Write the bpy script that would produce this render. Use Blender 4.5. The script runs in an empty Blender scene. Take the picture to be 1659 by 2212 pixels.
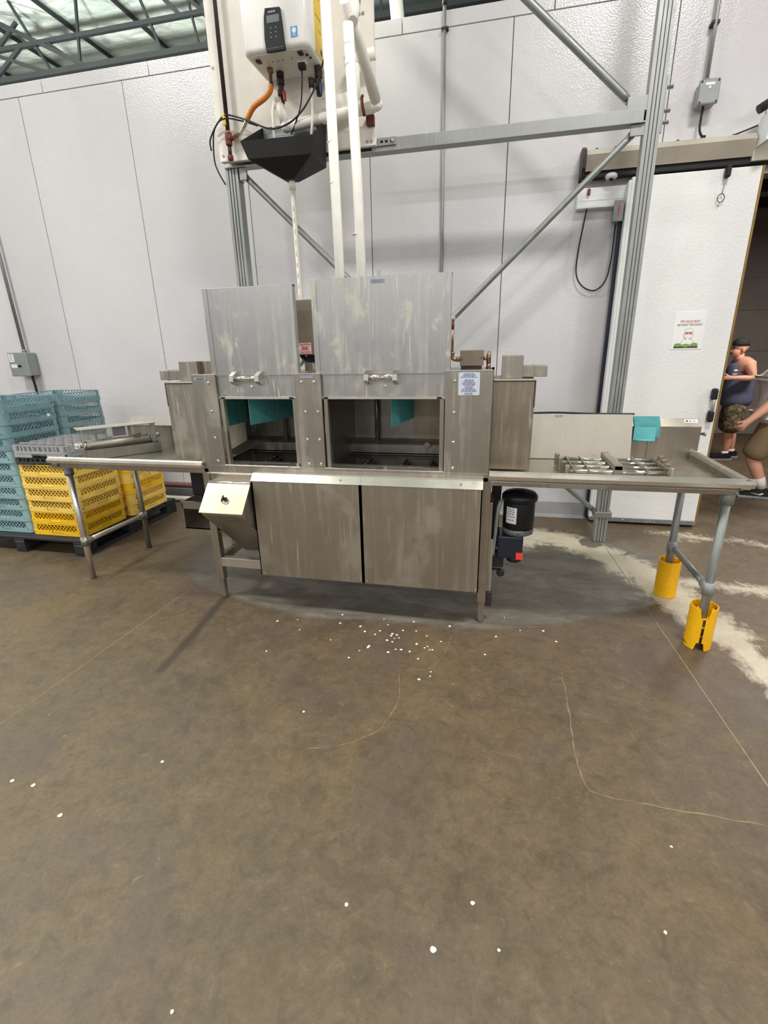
import bpy, bmesh, math, random
from mathutils import Vector, Matrix
random.seed(7)
PI = math.pi
SC = bpy.context.scene
COL = SC.collection

# ------------------------------------------------------------------ camera
FPX, PITCH, YAW, ROLL = 1050.0, 18.49, -13.04, 1.264
cam = bpy.data.cameras.new('camera'); camo = bpy.data.objects.new('camera', cam); COL.objects.link(camo)
cam.sensor_fit = 'VERTICAL'; cam.sensor_height = 24.0
cam.lens = FPX / 2212 * 24.0
cam.clip_start = 0.05; cam.clip_end = 200
_y, _p, _r = (math.radians(v) for v in (YAW, PITCH, ROLL))
_f = Vector((math.sin(_y)*math.cos(_p), math.cos(_y)*math.cos(_p), -math.sin(_p)))
_rt = Vector((math.cos(_y), -math.sin(_y), 0)); _dn = _f.cross(_rt)
_r2 = _rt*math.cos(_r) + _dn*math.sin(_r); _d2 = -_rt*math.sin(_r) + _dn*math.cos(_r)
_m = Matrix((( _r2.x, -_d2.x, -_f.x), (_r2.y, -_d2.y, -_f.y), (_r2.z, -_d2.z, -_f.z)))
camo.matrix_world = Matrix.Translation((0, 0, 1.5)) @ _m.to_4x4()
SC.camera = camo

# ------------------------------------------------------------------ world and lights
w = bpy.data.worlds.new('hall_light'); SC.world = w; w.use_nodes = True
bg = w.node_tree.nodes['Background']
bg.inputs['Color'].default_value = (0.95, 0.97, 1.0, 1); bg.inputs['Strength'].default_value = 0.72

def lamp(x, y, z, power, sx=1.1, sy=0.6, col=(1, 0.965, 0.925)):
    l = bpy.data.lights.new('high_bay', 'AREA'); l.shape = 'RECTANGLE'; l.size = sx; l.size_y = sy
    l.energy = power; l.color = col
    o = bpy.data.objects.new('high_bay', l); COL.objects.link(o); o.location = (x, y, z)
for lx, ly, lp in ((-11.3, 0.7, 330), (-4.9, 0.7, 240), (1.5, 0.7, 250), (7.9, 0.7, 270),
                   (-6.3, -7.2, 240), (0.1, -7.2, 240), (6.5, -7.2, 240), (-9.0, -14.4, 360), (-3.1, -14.4, 360), (3.3, -14.4, 360)):
    lamp(lx, ly, 6.0, lp)
def roof_fill(x, y, z, power, r=0.25, col=(0.95, 1, 0.95)):
    l = bpy.data.lights.new('bay_bulb', 'POINT'); l.energy = power; l.color = col; l.shadow_soft_size = r
    o = bpy.data.objects.new('bay_bulb', l); COL.objects.link(o); o.location = (x, y, z)
for lx, ly, lp in ((-13.0, 7.0, 4000), (-8.0, 7.0, 4500), (-4.5, 7.0, 1200)): roof_fill(lx, ly, 4.6, lp)   # unseen fill lamps added behind the wall to brighten the roof
lamp(3.6, 6.0, 3.1, 105, 1.2, 0.3, (1, 0.93, 0.87))         # unseen lamp added to brighten the room behind the sliding door

SC.view_settings.view_transform = 'Standard'; SC.view_settings.look = 'None'
SC.view_settings.exposure = -0.12; SC.view_settings.gamma = 1.0
SC.view_settings.use_curve_mapping = False

# ------------------------------------------------------------------ materials
def lin(c):
    return tuple(((v/255)/12.92 if v/255 <= 0.04045 else ((v/255+0.055)/1.055)**2.4) for v in c) + (1,)
class NT:
    def __init__(s, name):
        s.m = bpy.data.materials.new(name); s.m.use_nodes = True; s.t = s.m.node_tree; s.n = s.t.nodes
        s.b = s.n['Principled BSDF']
    def node(s, typ, **kw):
        n = s.n.new(typ)
        for k, v in kw.items(): setattr(n, k, v)
        return n
    def link(s, a, b): s.t.links.new(a, b)
    def val(s, sock, v):
        if hasattr(v, 'is_linked') or hasattr(v, 'links'): s.link(v, sock)
        else: sock.default_value = v
    def coord(s, scale=(1, 1, 1), kind='Object'):
        t = s.node('ShaderNodeTexCoord'); mp = s.node('ShaderNodeMapping'); mp.inputs['Scale'].default_value = scale
        s.link(t.outputs[kind], mp.inputs['Vector']); return mp.outputs['Vector']
    def noise(s, vec, scale=5, detail=5, rough=0.6, dist=0):
        n = s.node('ShaderNodeTexNoise'); n.inputs['Scale'].default_value = scale; n.inputs['Detail'].default_value = detail
        n.inputs['Roughness'].default_value = rough; n.inputs['Distortion'].default_value = dist
        s.link(vec, n.inputs['Vector']); return n.outputs['Fac']
    def ramp(s, fac, lo, hi, a=0.0, b=1.0):
        n = s.node('ShaderNodeMapRange'); n.clamp = True
        n.inputs['From Min'].default_value = lo; n.inputs['From Max'].default_value = hi
        n.inputs['To Min'].default_value = a; n.inputs['To Max'].default_value = b
        s.link(fac, n.inputs['Value']); return n.outputs['Result']
    def mix(s, fac, a, b, mode='MIX'):
        n = s.node('ShaderNodeMix', data_type='RGBA', blend_type=mode)
        s.val(n.inputs[0], fac); s.val(n.inputs[6], a); s.val(n.inputs[7], b); return n.outputs[2]
    def math(s, op, a, b=0.0):
        n = s.node('ShaderNodeMath', operation=op); s.val(n.inputs[0], a); s.val(n.inputs[1], b); return n.outputs[0]
    def attr(s, name):
        n = s.node('ShaderNodeAttribute'); n.attribute_name = name; return n.outputs['Fac']
    def bump(s, h, strength=0.2, dist=0.01):
        n = s.node('ShaderNodeBump'); n.inputs['Strength'].default_value = strength; n.inputs['Distance'].default_value = dist
        s.link(h, n.inputs['Height']); s.link(n.outputs['Normal'], s.b.inputs['Normal'])
    def set(s, **kw):
        nm = dict(col='Base Color', rough='Roughness', metal='Metallic', spec='Specular IOR Level', coat='Coat Weight')
        for k, v in kw.items(): s.val(s.b.inputs[nm[k]], v)
        return s

def plain(name, rgb, rough=0.5, metal=0.0, var=0.12, scale=9, bump=0.0):
    m = NT(name); v = m.coord()
    n = m.noise(v, scale, 5)
    c = lin(rgb); d = tuple(x*(1-var) for x in c[:3]) + (1,); e = tuple(min(1, x*(1+var)) for x in c[:3]) + (1,)
    m.set(col=m.mix(m.ramp(n, 0.3, 0.7), d, e), rough=rough, metal=metal)
    if bump: m.bump(m.noise(v, scale*12, 3), bump, 0.003)
    return m.m

def steel(name, rgb=(150, 143, 132), rough=0.36, film=0.35, filmrgb=(208, 203, 190), metal=0.92, streak=1.0, rust=0.0, zs=1.3, bs=1.0):
    """brushed stainless sheet with hard-water streaks that run downwards"""
    m = NT(name)
    vs = m.coord((26, 26, zs)); vb = m.coord((3.2*bs, 3.2*bs, 2.2*bs)); vf = m.coord((190, 190, 3))
    st = m.noise(vs, 1.0, 6, 0.66, 0.25); bl = m.noise(vb, 1.0, 6, 0.62, 0.4); fine = m.noise(vf, 1.0, 2)
    k = m.math('MULTIPLY', m.ramp(st, 0.50, 0.68), m.ramp(bl, 0.36, 0.66))
    k = m.math('MULTIPLY', k, film*streak*1.6)
    k2 = m.math('MULTIPLY', m.ramp(bl, 0.56, 0.64), film*0.75)
    k = m.math('MAXIMUM', k, k2)
    dr = m.math('MULTIPLY', m.ramp(m.noise(m.coord((48, 48, 2.6)), 1.0, 3, 0.5, 0.5), 0.61, 0.645), m.ramp(m.noise(m.coord((5, 5, 3)), 1.0, 3), 0.46, 0.60))
    k = m.math('MAXIMUM', k, m.math('MULTIPLY', dr, min(0.6, film*1.1)))
    c = lin(rgb); dk = tuple(x*0.955 for x in c[:3]) + (1,); lt = tuple(min(1, x*1.045) for x in c[:3]) + (1,)
    base = m.mix(m.ramp(fine, 0.3, 0.7), dk, lt)
    if rust:
        rr = m.math('MULTIPLY', m.ramp(m.noise(m.coord((5, 5, 1.1)), 1.0, 5), 0.46, 0.72), rust)
        base = m.mix(rr, base, lin((118, 74, 36)))
    m.set(col=m.mix(k, base, lin(filmrgb)), metal=m.math('SUBTRACT', metal, m.math('MULTIPLY', k, 0.75)),
          rough=m.math('ADD', m.ramp(bl, 0.3, 0.7, rough-0.05, rough+0.07), m.math('MULTIPLY', k, 0.3)))
    m.bump(fine, 0.012, 0.002)
    return m.m

M = {}
M['steel'] = steel('brushed_steel', (160, 154, 144), 0.38, 0.36)
M['steel_door'] = steel('steel_limescaled', (176, 176, 174), 0.36, 0.75, (216, 213, 196), 0.96, streak=0.55, bs=3.0)
M['steel_panel'] = steel('steel_panel', (164, 155, 140), 0.40, 0.26, (192, 182, 162))
M['steel_brown'] = steel('steel_heat_tinted', (158, 147, 130), 0.36, 0.42, rust=0.25)
M['steel_in'] = steel('steel_inside', (140, 136, 128), 0.42, 0.15, rust=0.10)
M['steel_rust'] = steel('steel_inside_rusty', (138, 130, 116), 0.42, 0.12, rust=0.85)
M['steel_lid'] = steel('steel_lid', (206, 192, 170), 0.5, 0.35, (230, 216, 194), 0.8)
M['steel_lip'] = steel('steel_lip', (136, 132, 125), 0.55, 0.1)
M['crack'] = plain('crack_edge', (128, 114, 88), 0.8, 0.0, 0.3, 30)
M['steel_bright'] = steel('steel_rail', (232, 227, 218), 0.24, 0.03, metal=0.95)  # pale base colour paints in the lamp highlight on rims and lips
M['steel_table'] = steel('steel_table', (160, 152, 140), 0.33, 0.22)
M['steel_dull'] = steel('steel_dull', (184, 177, 166), 0.5, 0.2, metal=0.8)
M['galv'] = steel('galvanised', (146, 149, 147), 0.45, 0.30, (176, 180, 176), 0.75, zs=4)
M['galv_pale'] = steel('galvanised_pale', (154, 157, 154), 0.5, 0.4, (178, 182, 178), 0.65, zs=4)
M['chrome'] = plain('polished_metal', (225, 222, 214), 0.12, 1.0, 0.03)
M['screw'] = plain('screw_steel', (235, 232, 224), 0.2, 1.0, 0.03)
M['brass'] = plain('aged_brass', (150, 122, 100), 0.35, 0.9, 0.15)
M['iron'] = plain('dark_iron', (60, 52, 50), 0.55, 0.4, 0.2)
M['iron_red'] = plain('red_oxide_iron', (112, 54, 46), 0.6, 0.1, 0.2)
M['pipe_red'] = plain('maroon_pipe', (98, 58, 56), 0.5, 0.0, 0.15)
M['joist'] = plain('grey_joist_paint', (26, 29, 30), 0.6, 0.1, 0.15)
M['black_joist'] = plain('black_beam_paint', (22, 24, 25), 0.6, 0.1, 0.2)
M['black'] = plain('black_plastic', (11, 11, 13), 0.6, 0.0, 0.2)
M['black_rubber'] = plain('black_rubber', (24, 24, 26), 0.6, 0.0, 0.1)
M['seam'] = plain('seam_sealant', (120, 118, 114), 0.8)
M['white_pvc'] = plain('white_pvc', (236, 230, 218), 0.4, 0.0, 0.05)
M['insul'] = plain('pipe_jacket', (250, 248, 240), 0.5, 0.0, 0.05, 14, 0.12)
M['heater'] = plain('white_enamel', (242, 241, 238), 0.28, 0.0, 0.02)
M['heater_under'] = plain('white_enamel_base', (224, 222, 216), 0.45, 0.0, 0.04)
M['board'] = plain('white_painted_board', (244, 238, 229), 0.55, 0.0, 0.08, 4)
M['orange'] = plain('orange_hose', (226, 142, 58), 0.5, 0.0, 0.08)
M['yellow_tag'] = plain('yellow_tag', (232, 196, 56), 0.5, 0.0, 0.08)
M['yellow_guard'] = plain('yellow_guard_plastic', (250, 188, 8), 0.42, 0.0, 0.08, 60, 0.15)
M['y1'] = plain('yellow_rack_pale', (252, 214, 104), 0.45, 0.0, 0.06, 30)
M['y2'] = plain('yellow_rack_deep', (253, 200, 40), 0.45, 0.0, 0.06, 30)
M['b1'] = plain('teal_grey_rack', (120, 152, 160), 0.45, 0.0, 0.06, 30)
M['b2'] = plain('teal_grey_rack_pale', (144, 178, 182), 0.45, 0.0, 0.06, 30)
M['g1'] = plain('grey_rack', (168, 168, 170), 0.45, 0.0, 0.06, 30)
M['d1'] = plain('charcoal_rack', (58, 60, 66), 0.45, 0.0, 0.08, 30)
M['teal'] = plain('teal_curtain', (98, 186, 188), 0.5, 0.0, 0.07, 40, 0.05)
M['navy'] = plain('navy_paint', (30, 36, 52), 0.4, 0.1, 0.12)
M['motor'] = plain('motor_black', (22, 24, 30), 0.4, 0.2, 0.12)
M['motor_worn'] = plain('motor_worn_rim', (120, 124, 130), 0.55, 0.4, 0.45, 40)
M['red'] = plain('red_sticker', (236, 70, 56), 0.5, 0.0, 0.04)
M['red_handle'] = plain('red_valve_handle', (170, 36, 48), 0.45, 0.0, 0.06)
M['blue_handle'] = plain('blue_valve_handle', (70, 92, 140), 0.45)
M['green_box'] = plain('dark_green_enamel', (52, 78, 72), 0.4, 0.1, 0.1)
M['beige_box'] = plain('taupe_metal_box', (128, 116, 100), 0.5, 0.3, 0.06)
M['grey_box'] = plain('grey_enclosure', (150, 154, 154), 0.45, 0.2, 0.06)
M['label_white'] = plain('label_white', (238, 240, 240), 0.5, 0.0, 0.03)
M['label_blue'] = plain('label_pale_blue', (206, 214, 224), 0.5, 0.0, 0.03)
M['print_blue'] = plain('print_blue', (124, 130, 168), 0.6)
M['print_dark'] = plain('print_dark', (70, 70, 74), 0.6)
M['print_red'] = plain('print_red', (176, 66, 70), 0.6)
M['label_pink'] = plain('label_pink', (228, 196, 186), 0.5, 0.0, 0.03)
M['label_grey'] = plain('label_grey', (150, 156, 164), 0.5)
M['blue_sticker'] = plain('blue_sticker', (84, 156, 214), 0.5)
M['lcd'] = plain('grey_display', (112, 124, 124), 0.25)
M['paper'] = plain('white_paper', (244, 243, 243), 0.55, 0.0, 0.02)
M['print_green'] = plain('print_green', (128, 172, 66), 0.6)
M['print_skin'] = plain('print_peach', (214, 152, 124), 0.6)
M['print_grey'] = plain('print_line_grey', (190, 194, 200), 0.6)
M['gold'] = plain('amber_edge_seal', (150, 116, 54), 0.45, 0.2, 0.15)
M['gasket'] = plain('blue_black_gasket', (28, 32, 52), 0.5)
M['track'] = plain('beige_track_cover', (206, 198, 184), 0.42, 0.35, 0.05)
M['flake'] = plain('white_flake', (240, 236, 224), 0.6, 0.0, 0.03)
M['filler'] = plain('joint_filler', (152, 138, 108), 0.8, 0.0, 0.25, 30)
M['kerb'] = plain('grey_cove', (150, 152, 154), 0.5, 0.0, 0.06)
M['pallet'] = plain('black_pallet_plastic', (36, 38, 42), 0.6, 0.0, 0.25, 20)
M['skin'] = plain('skin', (226, 168, 142), 0.5, 0.0, 0.06, 20)
M['tank_top'] = plain('grey_blue_cotton', (92, 96, 122), 0.85, 0.0, 0.12, 12)
M['tee'] = plain('white_cotton', (232, 222, 216), 0.85, 0.0, 0.04, 12)
M['khaki'] = plain('khaki_cotton', (134, 114, 86), 0.85, 0.0, 0.1, 12)
M['cap'] = plain('dark_cap_cloth', (40, 42, 36), 0.8, 0.0, 0.3, 30)
M['hair'] = plain('brown_hair', (84, 62, 46), 0.7, 0.0, 0.2, 60)
M['shoe'] = plain('black_shoe', (26, 26, 28), 0.5)
M['sock'] = plain('white_sock', (236, 230, 226), 0.85, 0.0, 0.03)
M['dark_wall'] = plain('brown_dim_wall', (140, 131, 124), 0.8, 0.0, 0.08, 3)
M['bulkhead'] = plain('dark_grey_cladding', (70, 76, 74), 0.7, 0.0, 0.12, 1)
# camouflage
cm = NT('camouflage_cloth'); cv = cm.coord((1, 1, 1.6))
cc = cm.mix(cm.ramp(cm.noise(cv, 16, 2), 0.47, 0.52), lin((84, 72, 52)), lin((134, 116, 84)))
cc = cm.mix(cm.ramp(cm.noise(cv, 23, 2, 0.5, 1.0), 0.54, 0.58), cc, lin((48, 46, 34)))
cm.set(col=cc, rough=0.85); M['camo'] = cm.m
# white coated wall sheet: embossed, so lamps break up into sparkles
wm = NT('white_wall_sheet'); wv = wm.coord(kind='Object')
wm.set(col=wm.mix(wm.ramp(wm.noise(wv, 0.8, 4), 0.35, 0.65), lin((206, 203, 206)), lin((213, 212, 214))), rough=0.24, spec=0.5)
vo = wm.node('ShaderNodeTexVoronoi'); vo.inputs['Scale'].default_value = 95; wm.link(wv, vo.inputs['Vector'])
wm.bump(wm.math('ADD', vo.outputs['Distance'], wm.math('MULTIPLY', wm.noise(wv, 45, 3), 1.0)), 0.22, 0.004); M['wall'] = wm.m
dm = NT('white_door_sheet'); dv = dm.coord()
dm.set(col=dm.mix(dm.ramp(dm.noise(dv, 2, 4), 0.35, 0.65), lin((232, 233, 232)), lin((240, 240, 238))), rough=0.3)
vo = dm.node('ShaderNodeTexVoronoi'); vo.inputs['Scale'].default_value = 60; dm.link(dv, vo.inputs['Vector'])
dm.bump(vo.outputs['Distance'], 0.25, 0.005); M['door'] = dm.m
# foil-faced roof insulation
rm = NT('roof_insulation'); rv = rm.coord((0.5, 0.9, 1))
rm.set(col=rm.mix(rm.ramp(rm.noise(rv, 1.0, 5, 0.6, 0.8), 0.3, 0.7), lin((142, 152, 145)), lin((204, 210, 202))), rough=0.42, metal=0.1)
rm.bump(rm.noise(rm.coord((0.9, 1.6, 1)), 1.0, 3, 0.5, 0.5), 0.5, 0.25); M['roof'] = rm.m
# wire mesh is built as wires
M['wire'] = plain('mesh_wire', (150, 148, 142), 0.45, 0.7)

# worn concrete; 'stain' = dried white mineral run, 'wash' = the rinsed blue-grey zone round the machine
fm = NT('worn_concrete'); fv = fm.coord()
n1 = fm.noise(fv, 0.9, 6, 0.62, 0.5); n2 = fm.noise(fv, 5.5, 8, 0.7, 0.3); n3 = fm.noise(fv, 62, 5, 0.8); n4 = fm.noise(fm.coord((3, 7, 1)), 1.0, 5, 0.7, 0.8)
n5 = fm.noise(fv, 17, 8, 0.74, 0.6); n6 = fm.noise(fm.coord((1.1, 1.1, 1)), 1.3, 6, 0.6, 1.1)
c = fm.mix(fm.ramp(n1, 0.34, 0.66), lin((83, 72, 59)), lin((109, 92, 66)))
c = fm.mix(fm.math('MULTIPLY', fm.ramp(n2, 0.36, 0.62), 0.62), c, lin((117, 100, 77)))
c = fm.mix(fm.math('MULTIPLY', fm.ramp(n5, 0.52, 0.34), 0.55), c, lin((67, 58, 45)))
c = fm.mix(fm.math('MULTIPLY', fm.ramp(n5, 0.56, 0.72), 0.50), c, lin((139, 121, 93)))
c = fm.mix(fm.math('MULTIPLY', fm.ramp(n6, 0.50, 0.66), 0.60), c, lin((93, 79, 72)))
c = fm.mix(fm.math('MULTIPLY', fm.ramp(n6, 0.46, 0.34), 0.40), c, lin((120, 100, 66)))
ws = fm.math('MULTIPLY', fm.ramp(fm.math('ADD', fm.attr('wash'), fm.math('MULTIPLY', fm.math('SUBTRACT', n2, 0.5), 0.9)), 0.3, 0.75), fm.ramp(n4, 0.25, 0.7, 0.45, 0.95))
c = fm.mix(ws, c, fm.mix(fm.ramp(n4, 0.35, 0.65), lin((98, 95, 88)), lin((136, 132, 122))))
brk = fm.math('ADD', fm.math('MULTIPLY', fm.noise(fm.coord((9, 5, 1)), 1.0, 8, 0.7, 1.4), 0.62), fm.math('MULTIPLY', n4, 0.38))
stn = fm.ramp(fm.math('ADD', fm.attr('stain'), fm.math('MULTIPLY', fm.math('SUBTRACT', brk, 0.5), 2.6)), 0.34, 0.74)
c = fm.mix(fm.math('MULTIPLY', stn, fm.ramp(n2, 0.3, 0.6, 0.72, 0.95)), c, lin((214, 203, 180)))
c = fm.mix(fm.ramp(fm.attr('scuff'), 0.15, 0.7, 0.0, 0.7), c, lin((55, 49, 41)))
c = fm.mix(fm.math('MULTIPLY', fm.ramp(n3, 0.32, 0.62), 0.42), c, fm.mix(0.55, c, lin((70, 62, 50)), 'MULTIPLY'))
c = fm.mix(fm.math('MULTIPLY', fm.ramp(fm.noise(fv, 110, 2), 0.66, 0.74), 0.2), c, lin((170, 156, 126)))
fm.set(col=c, rough=fm.ramp(n2, 0.3, 0.7, 0.42, 0.62)); fm.bump(n3, 0.12, 0.003); M['floor'] = fm.m

# ------------------------------------------------------------------ mesh helpers
def NB(): return bmesh.new()
def box(bm, x0, x1, y0, y1, z0, z1, b=0.0, seg=2, rot=None):
    vs = [bm.verts.new((x, y, z)) for x in (x0, x1) for y in (y0, y1) for z in (z0, z1)]
    fs = [bm.faces.new([vs[i] for i in q]) for q in ((0,1,3,2),(4,6,7,5),(0,4,5,1),(2,3,7,6),(0,2,6,4),(1,5,7,3))]
    allv = vs
    if b:
        es = list({e for f in fs for e in f.edges})
        r = bmesh.ops.bevel(bm, geom=es, offset=b, segments=seg, affect='EDGES', profile=0.5)
        allv = list({v for f in r['faces'] for v in f.verts} | {v for v in vs if v.is_valid})
    if rot is not None:
        bmesh.ops.transform(bm, matrix=rot, verts=allv)
    return allv
def prism(bm, poly, axis, a, b):
    def P(u, v, w): return {'x': (w, u, v), 'y': (u, w, v), 'z': (u, v, w)}[axis]
    A = [bm.verts.new(P(u, v, a)) for u, v in poly]; B = [bm.verts.new(P(u, v, b)) for u, v in poly]
    n = len(poly)
    bm.faces.new(A); bm.faces.new(B[::-1])
    for i in range(n): bm.faces.new((A[i], B[i], B[(i+1) % n], A[(i+1) % n]))
def smoothpath(pts, k=6):
    P = [Vector(p) for p in pts]; out = []
    for i in range(len(P)-1):
        p0 = P[i-1] if i else P[0]*2-P[1]; p1, p2 = P[i], P[i+1]; p3 = P[i+2] if i+2 < len(P) else P[-1]*2-P[-2]
        for j in range(k):
            t = j/k
            out.append(0.5*((2*p1)+(-p0+p2)*t+(2*p0-5*p1+4*p2-p3)*t*t+(-p0+3*p1-3*p2+p3)*t**3))
    out.append(P[-1]); return out
def tube(bm, pts, r, n=12, smooth=True, cap=True):
    P = [Vector(p) for p in pts]; R = r if isinstance(r, (list, tuple)) else [r]*len(P)
    T = []
    for i in range(len(P)):
        a = (P[i]-P[i-1]).normalized() if i else None; b = (P[i+1]-P[i]).normalized() if i+1 < len(P) else None
        T.append((a+b).normalized() if a and b and (a+b).length > 1e-6 else (a or b))
    u = T[0].orthogonal().normalized(); rings = []
    for i, p in enumerate(P):
        if i:
            q = T[i-1].rotation_difference(T[i]); u = (q @ u).normalized()
        v = T[i].cross(u).normalized(); s = 1.0
        if 0 < i < len(P)-1:
            c = (P[i]-P[i-1]).normalized().dot(T[i]); s = 1.0/max(c, 0.5)
        rings.append([bm.verts.new(p + (u*math.cos(2*PI*k/n)*(1) + v*math.sin(2*PI*k/n))*R[i]) for k in range(n)])
    for a, b in zip(rings, rings[1:]):
        for k in range(n):
            f = bm.faces.new((a[k], a[(k+1) % n], b[(k+1) % n], b[k])); f.smooth = smooth
    if cap: bm.faces.new(rings[0][::-1]); bm.faces.new(rings[-1])
def lathe(bm, prof, c, axis='z', n=24, smooth=True):
    c = Vector(c); rings = []
    for r, h in prof:
        ring = []
        for k in range(n):
            a = 2*PI*k/n; x, y = r*math.cos(a), r*math.sin(a)
            ring.append(bm.verts.new(c + Vector({'z': (x, y, h), 'y': (x, h, y), 'x': (h, x, y)}[axis])))
        rings.append(ring)
    for a, b in zip(rings, rings[1:]):
        for k in range(n):
            f = bm.faces.new((a[k], a[(k+1) % n], b[(k+1) % n], b[k])); f.smooth = smooth
    bm.faces.new(rings[0][::-1]); bm.faces.new(rings[-1])
def sphere(bm, c, r, n=10, scale=(1, 1, 1)):
    bmesh.ops.create_uvsphere(bm, u_segments=n, v_segments=max(4, n*2//3), radius=1,
        matrix=Matrix.Translation(c) @ Matrix.Diagonal((r*scale[0], r*scale[1], r*scale[2], 1)))
    for f in bm.faces[-(n*max(4, n*2//3)):]: f.smooth = True
def sheet(bm, quad, t):
    """a plate with thickness t from four corner points"""
    q = [Vector(p) for p in quad]; nrm = (q[1]-q[0]).cross(q[3]-q[0]).normalized()*t
    A = [bm.verts.new(p) for p in q]; B = [bm.verts.new(p+nrm) for p in q]
    bm.faces.new(A); bm.faces.new(B[::-1])
    for i in range(4): bm.faces.new((A[i], B[i], B[(i+1) % 4], A[(i+1) % 4]))

def wloc(o):
    v = Vector((0, 0, 0))
    while o is not None: v += o.location; o = o.parent
    return v
def props(o, label=None, cat=None, group=None, kind=None):
    if label: o['label'] = label
    if cat: o['category'] = cat
    if group: o['group'] = group
    if kind: o['kind'] = kind
    return o
def apart(bm):
    """the loose pieces of a bmesh that lie well apart from each other, as lists of vertices"""
    bm.verts.index_update(); isl = []; seen = set()
    for v in bm.verts:
        if v.index in seen: continue
        st_, vs = [v], []; seen.add(v.index)
        while st_:
            u = st_.pop(); vs.append(u)
            for e in u.link_edges:
                q = e.other_vert(u)
                if q.index not in seen: seen.add(q.index); st_.append(q)
        isl.append(vs)
    if len(isl) < 2 or len(isl) > 120: return [list(bm.verts)]
    bx_ = [([min(v.co[i] for v in vs) for i in range(3)], [max(v.co[i] for v in vs) for i in range(3)]) for vs in isl]
    sz = [max(h[i]-l[i] for i in range(3)) for l, h in bx_]; root = list(range(len(isl)))
    def find(i):
        while root[i] != i: i = root[i]
        return i
    for a in range(len(isl)):
        for b in range(a):
            g_ = math.sqrt(sum(max(0, bx_[a][0][i]-bx_[b][1][i], bx_[b][0][i]-bx_[a][1][i])**2 for i in range(3)))
            if g_ <= max(0.02, 0.5*max(sz[a], sz[b])): root[find(a)] = find(b)
    out = {}
    for i, vs in enumerate(isl): out.setdefault(find(i), []).extend(vs)
    return list(out.values())
def obj(name, bm, mat, parent=None, label=None, cat=None, group=None, kind=None, base=True):
    if parent is not None and kind != 'stuff':
        pcs = apart(bm)
        if len(pcs) > 1 and name == 'print': kind = 'stuff'
        elif len(pcs) > 1:
            idx = [{v.index for v in p} for p in pcs]; first = None
            for s_ in idx:
                b2 = bm.copy(); b2.verts.index_update()
                bmesh.ops.delete(b2, geom=[v for v in b2.verts if v.index not in s_], context='VERTS')
                o = obj1(name, b2, mat, parent, label, cat, group, kind, base); first = first or o
            bm.free(); return first
    return obj1(name, bm, mat, parent, label, cat, group, kind, base)
def obj1(name, bm, mat, parent=None, label=None, cat=None, group=None, kind=None, base=True):
    bmesh.ops.recalc_face_normals(bm, faces=bm.faces)
    me = bpy.data.meshes.new(name); bm.to_mesh(me); bm.free()
    me.materials.append(M[mat] if isinstance(mat, str) else mat)
    o = bpy.data.objects.new(name, me); COL.objects.link(o)
    if parent is not None:
        me.transform(Matrix.Translation(-wloc(parent))); o.parent = parent
    elif base:
        xs = [v.co.x for v in me.vertices]; ys = [v.co.y for v in me.vertices]; zs = [v.co.z for v in me.vertices]
        c = Vector(((min(xs)+max(xs))/2, (min(ys)+max(ys))/2, min(zs)))
        me.transform(Matrix.Translation(-c)); o.location = c
    return props(o, label, cat, group, kind)
def thing(name, loc, label=None, cat=None, group=None, kind=None):
    o = bpy.data.objects.new(name, None); o.empty_display_size = 0.1; COL.objects.link(o); o.location = loc
    return props(o, label, cat, group, kind)
def copy_tree(o, parent=None):
    c = o.copy(); COL.objects.link(c)
    if parent is not None: c.parent = parent
    for ch in [k for k in ALLKIDS.get(o.name, ())]: copy_tree(ch, c)
    return c
ALLKIDS = {}
def kids(o):
    ALLKIDS.clear()
    for k in bpy.data.objects:
        if k.parent is not None: ALLKIDS.setdefault(k.parent.name, []).append(k)
def text(name, s, size, loc, rot, mat, parent, depth=0.0006, align='CENTER', xs=1.0):
    cu = bpy.data.curves.new(name, 'FONT'); cu.body = s; cu.size = size; cu.extrude = depth; cu.align_x = align; cu.align_y = 'CENTER'
    to = bpy.data.objects.new(name+'_curve', cu); COL.objects.link(to)
    dg = bpy.context.evaluated_depsgraph_get(); me = bpy.data.meshes.new_from_object(to.evaluated_get(dg))
    bpy.data.objects.remove(to); bpy.data.curves.remove(cu)
    mx = Matrix.Translation(loc) @ rot.to_4x4() @ Matrix.Diagonal((xs, 1, 1, 1))
    me.transform(mx); me.name = name
    me.materials.clear(); me.materials.append(M[mat])
    o = bpy.data.objects.new(name, me); COL.objects.link(o)
    me.transform(Matrix.Translation(-wloc(parent))); o.parent = parent
    return o
FRONT = Matrix.Rotation(PI/2, 3, 'X')      # text facing -Y
def fineprint(bm, x0, x1, y, z1, rows, dz, h=0.003, seed=0):
    rr = random.Random(seed); cx = (x0+x1)/2
    for i in range(rows):
        wdt = (x1-x0)*rr.uniform(0.45, 0.95); z = z1-i*dz; x = cx-wdt/2
        while x < cx+wdt/2:
            l = rr.uniform(0.006, 0.016); box(bm, x, min(x+l, cx+wdt/2), y-0.0006, y, z-h, z); x += l+0.003

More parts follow.
